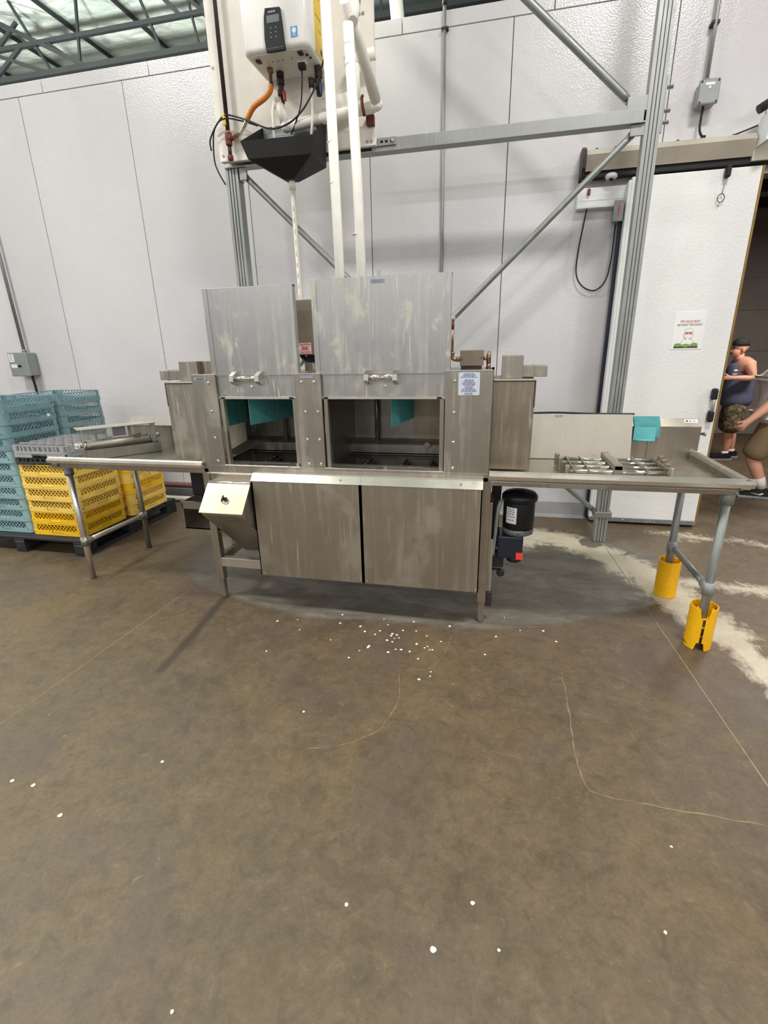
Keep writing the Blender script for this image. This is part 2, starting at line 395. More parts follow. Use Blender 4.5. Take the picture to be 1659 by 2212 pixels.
# ------------------------------------------------------------------ floor
def xl(y): return -2.025 + 0.062*(min(max(y, 0), 4.5)-1.29)
def xr(y): return 1.011 - 0.056*(min(max(y, 0), 4.5)-1.59)
def rng(a, b, n): return [a+(b-a)*i/n for i in range(n+1)]
YS = [-20, -10, -5, -2, -0.5] + rng(0.2, 4.6, 150) + [5.2, 6, 7, 8, 9, 10, 16]
def segd(px, py, pts):
    d = 9
    for (ax, ay), (bx, by) in zip(pts, pts[1:]):
        vx, vy = bx-ax, by-ay; t = max(0, min(1, ((px-ax)*vx+(py-ay)*vy)/(vx*vx+vy*vy)))
        d = min(d, math.hypot(px-ax-t*vx, py-ay-t*vy))
    return d
RUN1 = [(0.20, 3.80), (0.42, 3.98), (0.66, 3.86), (0.86, 3.62), (1.02, 3.38), (1.14, 3.05), (1.24, 2.70), (1.31, 2.45), (1.40, 1.9), (1.5, 1.4)]
WID1 = 0.17
RUN2 = [(1.05, 3.3), (1.4, 3.25), (1.75, 3.2), (2.4, 3.1)]
RUN3 = [(1.35, 4.2), (1.9, 4.1), (2.6, 3.9)]
EDGE = [(-2.4, 2.95), (-1.9, 2.62), (-1.375, 2.44), (-1.1, 2.38), (-0.38, 2.42), (0.03, 2.44), (0.39, 2.55), (0.95, 2.87), (1.5, 3.3), (9, 3.4)]
SC1 = [(-1.66, 2.55), (-1.60, 2.1), (-1.57, 1.75)]
SC2 = [(-2.6, 3.2), (-2.15, 2.9), (-1.9, 2.8)]
def edge_y(x):
    if x < -2.4: return 2.95
    for (ax, ay), (bx, by) in zip(EDGE, EDGE[1:]):
        if ax <= x <= bx: return ay+(by-ay)*(x-ax)/(bx-ax)
    return 3.4
def slab(parent, xa, xb, nx):
    vs, fs, st, wsh, sc = [], [], [], [], []
    for y in YS:
        for i in range(nx+1):
            a, b = (xa(y) if callable(xa) else xa), (xb(y) if callable(xb) else xb)
            x = a+(b-a)*i/nx; vs.append((x, y, 0.0))
            d = segd(x, y, RUN1); wd = WID1*(0.6 if y < 2.6 else 1.0)
            s = max(0, 1-d/(wd*1.6))*1.15
            s = max(s, 0.72*max(0, 1-segd(x, y, RUN2)/0.16), 0.55*max(0, 1-segd(x, y, RUN3)/0.2))
            if math.hypot(x-0.79, y-3.86) < 0.09: s *= 0.25
            st.append(s)
            e = y-edge_y(x); k = max(0, min(1, e/0.10+0.5)) * max(0, min(1, (3.9-y)/0.6+0.5))
            if x < -1.9: k *= max(0, 1+(x+1.9)/0.5)
            k *= max(0, min(1, 1-(x-1.05)/0.4))
            if y > 4.5: k = 0
            wsh.append(k)
            sc.append(max(0, 1-segd(x, y, SC1)/0.045) if y > 1 else 0)
    w = nx+1
    for j in range(len(YS)-1):
        for i in range(nx): fs.append((j*w+i, j*w+i+1, (j+1)*w+i+1, (j+1)*w+i))
    me = bpy.data.meshes.new('slab'); me.from_pydata(vs, [], fs); me.materials.append(M['floor'])
    for nm, dat in (('stain', st), ('wash', wsh), ('scuff', sc)):
        a = me.attributes.new(nm, 'FLOAT', 'POINT'); a.data.foreach_set('value', dat)
    o = bpy.data.objects.new('slab', me); COL.objects.link(o); o.parent = parent
    return o
bm = NB(); box(bm, -20, 20, -20, 16, -0.16, -0.0012)
floor = obj('floor', bm, 'filler', kind='structure', base=False)
g = 0.0028
slab(floor, -20, lambda y: xl(y)-2.95, 8); slab(floor, lambda y: xl(y)-2.95+g, lambda y: xl(y)-g, 60)
slab(floor, lambda y: xl(y)+g, lambda y: xr(y)-g, 150)
slab(floor, lambda y: xr(y)+g, lambda y: xr(y)+2.95, 100); slab(floor, lambda y: xr(y)+2.95+g, 20, 8)
def crack(pts, wd=0.006, seed=1):
    rr = random.Random(seed); P = smoothpath([(x, y, 0) for x, y in pts], 7); bm = NB(); prev = None
    for i, p in enumerate(P):
        d = (P[min(i+1, len(P)-1)]-P[max(i-1, 0)]).normalized(); nx = Vector((-d.y, d.x, 0))
        q = p+nx*rr.uniform(-1, 1)*wd*0.4; h = wd*rr.uniform(0.12, 0.5)*(0.3 if i in (0, len(P)-1) else 1)
        a = bm.verts.new(q+nx*h+Vector((0, 0, 0.0006))); b = bm.verts.new(q-nx*h+Vector((0, 0, 0.0006)))
        if prev: bm.faces.new((prev[0], a, b, prev[1]))
        prev = (a, b)
    obj('crack', bm, 'crack', floor)
crack([(-0.178, 2.351), (-0.19, 2.2), (-0.242, 2.044), (-0.30, 2.01), (-0.34, 2.006)], 0.005, 2)
crack([(-0.396, 1.958), (-0.375, 1.86), (-0.364, 1.748), (-0.406, 1.584), (-0.46, 1.53), (-0.516, 1.48), (-0.671, 1.422)], 0.006, 3)
crack([(0.373, 2.127), (0.374, 1.865), (0.365, 1.626), (0.379, 1.476), (0.431, 1.432), (0.606, 1.423), (0.933, 1.416)], 0.008, 4)

# ------------------------------------------------------------------ wall of the cold room
bm = NB(); box(bm, -12, 1.70, 4.515, 4.62, 0, 3.80); box(bm, 1.70, 3.6, 4.515, 4.62, 2.62, 3.80); box(bm, 3.6, 12, 4.515, 4.62, 0, 3.80)
wall = obj('wall_back', bm, 'seam', kind='structure', base=False)
def wpanel(x0, x1, z0, z1, y=4.5):
    bm = NB(); box(bm, x0+0.003, x1-0.003, y, y+0.02, z0, z1, 0.002, 1); obj('panel', bm, 'wall', wall)
sx = [-0.012+1.083*k for k in range(-9, 2)]
for a, b in zip(sx, sx[1:]): wpanel(a, b, 0.1, 3.722)
wpanel(sx[-1], 1.70, 0.1, 3.722); wpanel(1.70, sx[-1]+1.083*1, 2.62, 3.722); wpanel(sx[-1]+1.083, 3.6, 2.62, 3.722)
wpanel(3.6, 4.7, 0.1, 3.722); wpanel(4.7, 6, 0.1, 3.722)
tx = [-4.071+1.083*k for k in range(-5, 9)]
for a, b in zip(tx, tx[1:]): wpanel(a, b, 3.728, 3.825)
bm = NB(); prism(bm, [(4.47, 0), (4.50, 0), (4.515, 0), (4.515, 0.14), (4.497, 0.14), (4.485, 0.03)], 'x', -12, 1.66)
obj('baseboard_back', bm, 'kerb', kind='structure', base=False)
# the cold room's roof, seen edge on, keeps light out of it
bm = NB(); box(bm, -12, 12, 4.53, 7.2, 3.72, 3.80); obj('trim_1', bm, 'bulkhead', kind='structure', base=False)

# ------------------------------------------------------------------ room behind the sliding door
bm = NB(); box(bm, 0.6, 9.0, 9.6, 9.75, 0, 3.7)
for z in (0.95, 1.35, 1.98, 2.45, 2.9): box(bm, 0.6, 9.0, 9.585, 9.6, z, z+0.02)
wf = obj('wall_inner', bm, 'dark_wall', kind='structure', base=False)
bm = NB(); box(bm, 0.6, 9.0, 9.45, 9.6, 0.0, 0.82, 0.01); obj('ledge', bm, 'dark_wall', wf)
bm = NB(); box(bm, 4.35, 4.75, 9.55, 9.6, 1.70, 1.75, 0.008); obj('bracket', bm, 'black', wf)
bm = NB(); box(bm, 0.5, 0.6, 4.62, 9.75, 0, 3.7); obj('wall_inner_left', bm, 'dark_wall', kind='structure', base=False)
bm = NB(); box(bm, 9.0, 9.1, 4.62, 9.75, 0, 3.7); obj('wall_inner_right', bm, 'dark_wall', kind='structure', base=False)
bm = NB(); box(bm, 0.5, 9.1, 4.62, 9.75, 3.45, 3.7)
ci = obj('ceiling_inner', bm, 'dark_wall', kind='structure', base=False)
for k in range(5):
    bm = NB(); box(bm, 0.7, 8.9, 5.4+0.9*k, 5.5+0.9*k, 3.33, 3.45); obj('ceiling_beam', bm, 'joist', ci)

# ------------------------------------------------------------------ hall roof and steelwork
bm = NB()
for i in range(20):
    y0 = -20+2*i; box(bm, -22, 22, y0+0.01, y0+1.99, 9.2, 9.3)
roof = obj('ceiling', bm, 'roof', kind='structure', base=False)
def bar(p, q, r, mat='joist', name='truss_bar', n=4):
    bm = NB(); tube(bm, [p, q], r, n, smooth=False); return obj(name, bm, mat, roof)
Y = 12.0
bar((-22, Y, 7.78), (8, Y, 7.78), 0.075, 'black_joist', 'truss_chord'); bar((-22, Y+0.14, 7.70), (8, Y+0.14, 7.70), 0.05, 'black_joist', 'truss_chord')
bar((-22, Y, 8.36), (8, Y, 8.36), 0.06, 'joist', 'truss_chord'); bar((-22, Y-1.2, 8.50), (-5, Y-1.2, 8.50), 0.024, 'galv', 'sprinkler_pipe', 8)
# members seen between the chords: uprights and diagonals of the girder
for xa, za, xb, zb, r in ((-11.3, 9.2, -10.5, 7.8, .035), (-9.5, 9.2, -9.7, 7.8, .035), (-8.1, 9.2, -7.55, 7.8, .035), (-6.9, 9.2, -6.65, 7.8, .03), (-6.3, 9.2, -6.45, 7.8, .03),
                          (-12.4, 9.2, -9.45, 7.75, .06), (-8.0, 9.3, -7.0, 8.36, .055), (-7.6, 9.3, -5.9, 7.9, .05), (-11.2, 8.36, -12.0, 7.9, .05), (-12.0, 8.3, -10.6, 7.8, .045), (-10.5, 8.36, -9.6, 7.75, .04), (-11.2, 8.8, -11.9, 8.36, .045),
                          (-4.6, 9.2, -4.5, 7.8, .03), (-2.7, 9.2, -2.6, 7.8, .03), (-1.6, 9.2, -1.5, 7.8, .03), (-15, 9.2, -13, 7.8, .05), (-14, 9.2, -14.1, 7.8, .035)):
    bar((xa, Y, za), (xb, Y, zb), r)
for k in range(9): bar((-14+1.7*k, 6, 9.12), (-14+1.7*k, 15.9, 9.12), 0.05)
bm = NB(); box(bm, -22, -4.2, 15.4, 15.5, 3.8, 9.2); box(bm, -4.0, 10, 13.0, 13.1, 3.8, 9.2)
fw = obj('wall_far', bm, 'bulkhead', kind='structure', base=False)
bm = NB(); tube(bm, [(-3.2, 12.9, 7.4), (-3.2, 12.9, 8.6)], 0.02, 6); tube(bm, [(-2.5, 12.9, 7.4), (-2.5, 12.9, 8.6)], 0.02, 6); obj('conduit', bm, 'galv', fw)

# ------------------------------------------------------------------ header track and sliding door
trk = thing('trim_2', (1.5, 4.4, 2.65), kind='structure')
bm = NB(); prism(bm, [(4.50, 2.845), (4.385, 2.835), (4.335, 2.79), (4.385, 2.70), (4.395, 2.705), (4.36, 2.785), (4.50, 2.81)], 'x', 0.545, 1.62); obj('track_cover', bm, 'track', trk)
bm = NB(); prism(bm, [(4.50, 2.79), (4.37, 2.78), (4.375, 2.67), (4.50, 2.67)], 'x', 1.62, 3.9); obj('track_cover', bm, 'track', trk)
bm = NB(); prism(bm, [(4.505, 2.86), (4.41, 2.86), (4.345, 2.83), (4.325, 2.79), (4.325, 2.71), (4.35, 2.68), (4.505, 2.66)], 'x', 0.52, 0.545); obj('end_cap', bm, 'iron', trk)
bm = NB(); box(bm, 0.55, 3.9, 4.40, 4.47, 2.66, 2.72, 0.004); obj('rail', bm, 'black', trk)
bm = NB(); box(bm, 0.52, 0.87, 4.44, 4.50, 2.49, 2.61, 0.004); box(bm, 0.52, 0.87, 4.43, 4.50, 2.475, 2.49, 0.002); box(bm, 0.55, 0.87, 4.437, 4.441, 2.525, 2.531); obj('side_plate', bm, 'label_white', trk)
bm = NB()
for x in (0.62, 0.75, 1.15, 1.3, 1.5): lathe(bm, [(0.012, 0), (0.012, 0.012), (0.006, 0.016)], (x, 4.42, 2.835), 'z', 8)
obj('bolt', bm, 'iron', trk, kind='stuff')

door = thing('door_1', (1.28, 4.42, 0.05), kind='structure')
bm = NB(); box(bm, 0.875, 1.699, 4.375, 4.46, 0.045, 2.64, 0.006); obj('leaf', bm, 'door', door)
bm = NB(); box(bm, 1.699, 1.712, 4.372, 4.463, 0.045, 2.64, 0.003); obj('edge_seal', bm, 'gold', door, label='amber rubber seal')
bm = NB(); box(bm, 0.855, 0.875, 4.372, 4.463, 0.045, 2.62, 0.003); obj('edge_trim', bm, 'label_white', door)
bm = NB(); box(bm, 0.832, 0.858, 4.44, 4.49, 0.02, 2.45, 0.006); obj('gasket', bm, 'gasket', door, label='blue-black gasket')
bm = NB(); box(bm, 0.86, 1.705, 4.370, 4.47, 0.02, 0.06, 0.004); obj('sweep', bm, 'galv', door)
bm = NB(); box(bm, 0.86, 1.70, 4.40, 4.46, 0.004, 0.022, 0.003); obj('bottom_gasket', bm, 'black_rubber', door)
hd = NB(); tube(hd, [(1.655, 4.335, 1.13), (1.655, 4.335, 0.94)], 0.012, 10); hd = obj('pull_handle', hd, 'steel_dull', door)
for z in (1.115, 0.945):
    bm = NB(); box(bm, 1.635, 1.675, 4.32, 4.376, z-0.045, z+0.045, 0.016, 3); obj('handle_mount', bm, 'black', hd)
bm = NB()
for x, z in ((1.13, 0.07), (1.35, 0.068), (1.55, 0.07)): sphere(bm, (x, 4.368, z-0.03), 0.006, 8)
obj('rivet', bm, 'screw', door, kind='stuff')

# pull cord switch on the rail
t = thing('pull_cord_switch', (1.475, 4.33, 2.45), 'black pull cord switch with wire ring hanging over the white sliding door', 'switch')
bm = NB(); box(bm, 1.462, 1.495, 4.325, 4.372, 2.575, 2.655, 0.012, 3); obj('switch_body', bm, 'black', t)
bm = NB(); tube(bm, [(1.475, 4.35, 2.58), (1.468, 4.355, 2.48)], 0.0022, 6); obj('cord', bm, 'grey_box', t)
bm = NB(); tube(bm, [(1.464+0.022*math.cos(a), 4.355, 2.457+0.026*math.sin(a)) for a in [2*PI*i/24 for i in range(25)]], 0.0025, 6, cap=False); tube(bm, [(1.464, 4.355, 2.43), (1.452, 4.36, 2.405)], 0.0018, 5); obj('ring', bm, 'iron', t)

# operator housing at the right edge of the frame
t = thing('door_operator', (1.95, 4.3, 2.75), 'white slanted door operator housing above the track at right', 'operator')
bm = NB(); prism(bm, [(1.625, 2.74), (1.64, 2.92), (2.4, 2.98), (2.4, 2.86), (1.78, 2.83)], 'y', 4.22, 4.40); obj('housing', bm, 'label_white', t)
bm = NB(); lathe(bm, [(0.016, 0), (0.016, 0.01), (0.008, 0.013)], (1.75, 4.222, 2.885), 'y', 10); sphere(bm, (1.75, 4.212, 2.885), 0.012, 8); obj('bolt', bm, 'grey_box', t)
bm = NB(); tube(bm, [(1.60, 4.36, 2.955), (1.9, 4.36, 3.13)], 0.028, 10); obj('arm', bm, 'iron', t)
bm = NB(); tube(bm, [(1.47, 4.44, 2.84), (1.63, 4.40, 2.88)], 0.005, 6); obj('stay', bm, 'iron', t)
# dome camera under the track's end, standing on the plate
t = thing('dome_camera', (0.735, 4.42, 2.64), 'small white dome camera under the left end of the door track', 'camera')
bm = NB(); lathe(bm, [(0.030, 0.03), (0.040, 0.02), (0.042, 0.005), (0.030, -0.004)], (0.735, 4.40, 2.648), 'z', 20); obj('housing', bm, 'label_white', t)
bm = NB(); sphere(bm, (0.735, 4.392, 2.643), 0.016, 10); obj('lens', bm, 'black', t)
bm = NB(); box(bm, 0.715, 0.755, 4.40, 4.50, 2.652, 2.672, 0.003); obj('mount', bm, 'label_white', t)

# ------------------------------------------------------------------ galvanised equipment stand
def post_profile(x0, x1, y0, y1):
    w = x1-x0
    pr = [(x0, y0)]
    for a, b in ((0.22, 0.30), (0.46, 0.54), (0.70, 0.78)):
        pr += [(x0+a*w, y0), (x0+(a+0.015)*w, y0+0.012), (x0+(b-0.015)*w, y0+0.012), (x0+b*w, y0)]
    return pr + [(x1, y0), (x1, y1), (x0, y1)]
st = thing('equipment_stand', (-0.6, 3.94, 0), 'tall galvanised steel stand with braces carrying the white board above the dishwasher', 'stand')
bm = NB(); prism(bm, post_profile(0.815, 0.905, 3.90, 3.98), 'z', 0.004, 5.2); pr_ = obj('post', bm, 'galv_pale', st)
bm = NB(); prism(bm, post_profile(-2.065, -1.965, 3.90, 3.98), 'z', 0.004, 2.80); pl_ = obj('post', bm, 'galv_pale', st)
bm = NB(); box(bm, 0.795, 0.925, 3.89, 3.99, 0.205, 0.255, 0.006); obj('collar', bm, 'galv', pr_)
bm = NB(); prism(bm, [(3.885, 2.80), (3.97, 2.80), (3.97, 2.868), (3.885, 2.868), (3.885, 2.862), (3.963, 2.862), (3.963, 2.808), (3.885, 2.808)][::-1], 'x', -2.06, 0.815)
bb = obj('beam', bm, 'galv_pale', st)
bm = NB(); box(bm, -0.93, 0.80, 3.880, 3.887, 2.797, 2.872, 0.002); obj('beam_plate', bm, 'galv_pale', bb)
bm = NB(); box(bm, -0.885, -0.755, 3.868, 3.880, 2.825, 2.872, 0.002); ss = obj('slotted_strut', bm, 'galv', bb)
bm = NB()
for x in (-0.855, -0.822, -0.785): box(bm, x-0.010, x+0.010, 3.864, 3.870, 2.842, 2.856, 0.004)
obj('slot', bm, 'black', bb)
bm = NB(); lathe(bm, [(0.010, -0.012), (0.010, 0.0)], (-0.777, 3.868, 2.849), 'y', 10); obj('bolt', bm, 'screw', bb)
def brace(p, q, r=0.021, flat=0.055):
    p, q = Vector(p), Vector(q); d = (q-p).normalized(); bm = NB()
    tube(bm, [p+d*flat, p+d*flat*1.6, q-d*flat*1.6, q-d*flat], [r*0.8, r, r, r*0.8], 12)
    for e, s in ((p, 1), (q, -1)):
        a, b = e-d*s*0.02, e+d*s*flat*1.4; n = d.cross(Vector((0, 1, 0))).normalized()*r*1.05; y = Vector((0, 0.004, 0))
        vs = [bm.verts.new(c+m+k) for c in (a, b) for m in (n, -n) for k in (y, -y)]
        for f in ((0,1,3,2),(4,6,7,5),(0,4,5,1),(2,3,7,6),(0,2,6,4),(1,5,7,3)): bm.faces.new([vs[i] for i in f])
    b_ = obj('brace', bm, 'galv', st)
    bm = NB()
    for e in (p, q): lathe(bm, [(0.012, -0.014), (0.012, -0.006), (0.016, -0.006), (0.016, 0.0)], e+Vector((0, -0.002, 0)), 'y', 6, False)
    obj('brace_bolt', bm, 'grey_box', b_)
brace((0.775, 3.93, 2.775), (-1.12, 3.93, 0.98)); brace((-1.935, 3.93, 2.765), (0.05, 3.93, 0.88))
brace((0.745, 3.93, 2.905), (-0.62, 3.93, 4.12), 0.024); brace((0.822, 3.93, 0.235), (0.50, 3.80, 0.52), 0.019)
bm = NB(); box(bm, -1.965, -1.895, 3.90, 3.912, 2.72, 2.80, 0.003); box(bm, -1.965, -1.95, 3.90, 3.97, 2.72, 2.80, 0.002); box(bm, 0.735, 0.815, 3.90, 3.912, 2.735, 2.80, 0.003); box(bm, 0.70, 0.815, 3.90, 3.912, 2.87, 2.945, 0.003)
obj('gusset', bm, 'galv_pale', st)
bm = NB()
for z in (2.98, 2.86, 2.80): lathe(bm, [(0.011, -0.02), (0.011, 0.035)], (0.92, 3.93, z), 'x', 6, False)
box(bm, 0.905, 0.915, 3.90, 3.97, 2.74, 3.03, 0.002)
obj('side_bolt', bm, 'galv', pr_)
# the next column to the left stands just outside the frame and shades the wall
c2 = thing('steel_column', (-5.62, 3.94, 0), 'galvanised column standing left of the racks outside the view', 'column')
bm = NB(); prism(bm, post_profile(-5.74, -5.46, 3.86, 4.0), 'z', 0.004, 5.0); obj('post', bm, 'galv_pale', c2)

# ------------------------------------------------------------------ board and water heater
bd = thing('backboard', (-1.47, 3.85, 2.82), 'white painted board on the steel stand behind the water heater', 'board')
bm = NB(); box(bm, -1.985, -0.889, 3.842, 3.880, 2.825, 5.0, 0.003); obj('board_sheet', bm, 'board', bd)
bm = NB(); box(bm, -2.06, -1.988, 3.832, 3.880, 2.825, 5.0, 0.004); obj('side_plank', bm, 'board', bd)
bm = NB()
for x, z in ((-2.03, 2.86), (-1.99, 2.85), (-0.95, 2.85), (-0.92, 2.85), (-2.04, 3.38), (-1.08, 3.33), (-0.98, 3.54), (-0.955, 3.54)): lathe(bm, [(0.009, -0.005), (0.009, 0.002)], (x, 3.834 if x < -1.988 else 3.841, z), 'y', 8)
obj('screw', bm, 'grey_box', bd, kind='stuff')

wh = thing('water_heater', (-1.43, 3.66, 3.25), 'white tankless water heater with black control strip mounted on the board', 'water heater')
def rrect(x0, x1, y0, y1, r, n=5):
    out = []
    for cx, cy, a0 in ((x1-r, y1-r, 0), (x0+r, y1-r, 90), (x0+r, y0+r, 180), (x1-r, y0+r, 270)):
        for k in range(n+1): a = math.radians(a0+90*k/n); out.append((cx+r*math.cos(a), cy+r*math.sin(a)))
    return out
bm = NB()
lv = []
for ins, z in ((0.022, 3.25), (0.006, 3.256), (0.0, 3.275), (0.0, 3.95), (0.03, 3.97)):
    ring = rrect(-1.645+ins, -1.205-ins, 3.485+ins, 3.842, 0.045)
    lv.append([bm.verts.new((x, y, z)) for x, y in ring])
for a, b in zip(lv, lv[1:]):
    for k in range(len(a)): bm.faces.new((a[k], a[(k+1) % len(a)], b[(k+1) % len(a)], b[k])).smooth = True
bm.faces.new(lv[0][::-1]); bm.faces.new(lv[-1]); whb = obj('casing', bm, 'heater', wh)
bm = NB(); prism(bm, rrect(-1.62, -1.23, 3.51, 3.835, 0.04), 'z', 3.246, 3.251); ub = obj('base_plate', bm, 'heater_under', wh)
bm = NB(); box(bm, -1.30, -1.20, 3.80, 3.842, 3.20, 3.25, 0.003); box(bm, -1.62, -1.25, 3.815, 3.842, 3.235, 3.25); obj('wall_bracket', bm, 'heater_under', wh)
bm = NB()
x0, x1 = -1.482, -1.352
prism(bm, [(x0+0.006, 3.238), (x1-0.004, 3.238), (x1-0.012, 3.36), (x1-0.02, 3.44), (x0+0.016, 3.445), (x0+0.006, 3.40), (x0, 3.30)], 'y', 3.467, 3.487)
cp = obj('control_panel', bm, 'black', wh, label='black control strip')
bm = NB(); box(bm, x0+0.022, x1-0.026, 3.4655, 3.468, 3.372, 3.408); obj('display', bm, 'lcd', cp)
bm = NB()
for i in range(3):
    for j in (0, 1): box(bm, x0+0.040+0.032*j, x0+0.050+0.032*j, 3.4660, 3.468, 3.300+0.022*i, 3.307+0.022*i)
box(bm, x0+0.012, x1-0.014, 3.4655, 3.468, 3.249, 3.2515); obj('button', bm, 'lcd', cp)
bm = NB(); fineprint(bm, x0+0.028, x1-0.042, 3.467, 3.428, 1, 0.01, 0.008, 5); obj('print', bm, 'label_grey', cp)
bm = NB(); box(bm, -1.318, -1.275, 3.4835, 3.4855, 3.295, 3.347); s_ = obj('sticker', bm, 'blue_sticker', wh, label='small blue square sticker')
bm = NB(); lathe(bm, [(0.014, -0.001), (0.014, 0)], (-1.296, 3.4835, 3.328), 'y', 14); fineprint(bm, -1.315, -1.278, 3.4835, 3.312, 2, 0.007, 0.003, 4); obj('print', bm, 'label_white', s_)
bm = NB(); box(bm, -1.2055, -1.2035, 3.60, 3.73, 3.27, 3.60); s_ = obj('energy_label', bm, 'yellow_tag', wh, label='long yellow label on the side')
bm = NB()
for y0_, y1_, z0_, z1_ in ((3.615, 3.70, 3.56, 3.575), (3.615, 3.715, 3.46, 3.465), (3.66, 3.715, 3.40, 3.404), (3.69, 3.725, 3.29, 3.32)): box(bm, -1.2038, -1.2030, y0_, y1_, z0_, z1_)
obj('print', bm, 'print_dark', s_)
# fittings under the heater
bm = NB()
for x, y in ((-1.575, 3.565), (-1.285, 3.545)): box(bm, x-0.016, x+0.016, y-0.02, y+0.02, 3.236, 3.247, 0.006)
for x, y, r in ((-1.255, 3.575, .010), (-1.245, 3.61, .008)): lathe(bm, [(r, -0.006), (r, 0)], (x, y, 3.247), 'z', 8)
obj('plug', bm, 'iron', ub)
bm = NB()
for x in (-1.49, -1.455, -1.42, -1.36): lathe(bm, [(0.004, -0.006), (0.004, 0)], (x, 3.59, 3.247), 'z', 6)
obj('screw', bm, 'grey_box', ub, kind='stuff')
bm = NB(); box(bm, -1.335, -1.275, 3.60, 3.65, 3.225, 3.248, 0.006); obj('cord_inlet', bm, 'label_white', wh)
bm = NB(); box(bm, -1.33, -1.285, 3.60, 3.64, 3.195, 3.226, 0.006); obj('cord_plug', bm, 'black', wh)
bm = NB(); tube(bm, [(-1.545, 3.665, 3.25), (-1.545, 3.665, 3.225), (-1.545, 3.665, 3.223), (-1.545, 3.665, 3.16)], [0.020, 0.020, 0.012, 0.012], 10); lathe(bm, [(0.016, 0), (0.016, 0.02)], (-1.545, 3.665, 3.15), 'z', 8); obj('gas_nipple', bm, 'brass', wh)
def valve(px, top, bot, hx, mat):
    bm = NB(); tube(bm, [(px, 3.72, top), (px, 3.72, bot)], 0.018, 10)
    for z in (top-0.02, (top+bot)/2+0.03, (top+bot)/2-0.03): lathe(bm, [(0.026, -0.014), (0.026, 0.014)], (px, 3.72, z), 'z', 8, False)
    v = obj('valve', bm, 'iron', wh)
    bm = NB(); box(bm, px+hx-0.006, px+hx+0.012, 3.68, 3.70, bot, bot+0.055, 0.004); tube(bm, [(px, 3.71, bot+0.045), (px+hx, 3.69, bot+0.045)], 0.006, 6); obj('valve_handle', bm, mat, v)
valve(-1.50, 3.25, 3.075, 0.03, 'red_handle'); valve(-1.235, 3.25, 3.09, 0.02, 'blue_handle')
bm = NB(); tube(bm, [(-1.27, 3.70, 3.17), (-1.235, 3.72, 3.17)], 0.012, 8); lathe(bm, [(0.02, -0.03), (0.02, 0.02)], (-1.275, 3.69, 3.155), 'z', 10); obj('relief_valve', bm, 'iron', wh)
bm = NB(); tube(bm, smoothpath([(-1.31, 3.62, 3.20), (-1.315, 3.62, 3.12), (-1.35, 3.66, 3.02), (-1.42, 3.70, 2.93), (-1.45, 3.72, 2.90)], 6), 0.0045, 8); obj('power_cord', bm, 'black_rubber', wh)

# ------------------------------------------------------------------ gas line
gp = thing('gas_pipe', (-1.96, 3.80, 2.85), 'dark iron gas pipe with orange hose feeding the water heater', 'pipe')
GX, GY = -1.955, 3.795
bm = NB(); tube(bm, [(GX, GY, 5.0), (GX, GY, 2.99)], 0.0145, 12); obj('riser', bm, 'iron', gp)
bm = NB(); tube(bm, [(GX, GY, 2.99), (GX, GY, 2.955)], 0.017, 12); box(bm, GX-0.018, GX+0.004, GY-0.03, GY-0.015, 3.02, 3.085, 0.004); obj('gas_cock', bm, 'yellow_tag', gp)
bm = NB(); lathe(bm, [(0.020, 0), (0.024, 0.006), (0.024, 0.055), (0.020, 0.06)], (GX, GY, 2.925), 'z', 12)
lathe(bm, [(0.020, 0), (0.023, 0.006), (0.023, 0.028), (0.020, 0.034)], (GX, GY, 2.905), 'z', 12); tube(bm, [(GX, GY, 2.95), (GX+0.04, GY-0.01, 2.95)], 0.020, 10)
lathe(bm, [(0.016, 0), (0.02, 0.004), (0.02, 0.03), (0.016, 0.034)], (GX, GY, 2.815), 'z', 12); obj('tee', bm, 'iron_red', gp)
bm = NB(); tube(bm, [(GX, GY, 2.905), (GX, GY, 2.845)], 0.013, 10); obj('drip_leg', bm, 'iron', gp)
bm = NB(); tube(bm, [(GX+0.035, GY-0.01, 2.95), (GX+0.085, GY-0.02, 2.955)], 0.015, 8, False); lathe(bm, [(0.02, 0), (0.02, 0.018)], (GX+0.058, GY-0.016, 2.953), 'x', 6, False); obj('flare_fitting', bm, 'brass', gp)
bm = NB(); tube(bm, smoothpath([(GX+0.10, GY-0.025, 2.955), (GX+0.15, GY-0.05, 2.985), (GX+0.19, GY-0.07, 3.02)], 5), 0.014, 10); obj('hose_sleeve', bm, 'chrome', gp)
bm = NB(); P = smoothpath([(GX+0.19, GY-0.07, 3.02), (GX+0.26, GY-0.10, 3.07), (GX+0.345, GY-0.115, 3.10), (GX+0.395, GY-0.13, 3.125), (-1.545, 3.665, 3.16)], 9)
tube(bm, P, [0.017+0.0012*(i % 2) for i in range(len(P))], 12); obj('hose', bm, 'orange', gp)

cb = NB(); tube(cb, smoothpath([(-1.155, 3.60, 3.22), (-1.20, 3.58, 3.10), (-1.29, 3.56, 2.97), (-1.40, 3.56, 2.90), (-1.55, 3.60, 2.90), (-1.72, 3.66, 2.98), (-1.88, 3.76, 3.06), (-1.96, 3.77, 3.075), (-2.05, 3.80, 3.03), (-2.115, 3.82, 2.96), (-2.12, 3.83, 2.90)], 8), 0.0055, 8)
t = obj('black_cable', cb, 'black_rubber', None, 'black cable drooping in a bow before the funnel and looped over the gas pipe', 'cable')
cb = NB(); tube(cb, smoothpath([(-1.70, 3.74, 2.98), (-1.83, 3.765, 3.03), (-1.965, 3.765, 3.055), (-2.06, 3.79, 3.0), (-2.115, 3.85, 2.86), (-2.105, 3.87, 2.78), (-2.07, 3.893, 2.70)], 8), 0.005, 8)
t = obj('black_cable', cb, 'black_rubber', None, 'black cable running down the left edge of the white board to the stand', 'cable')

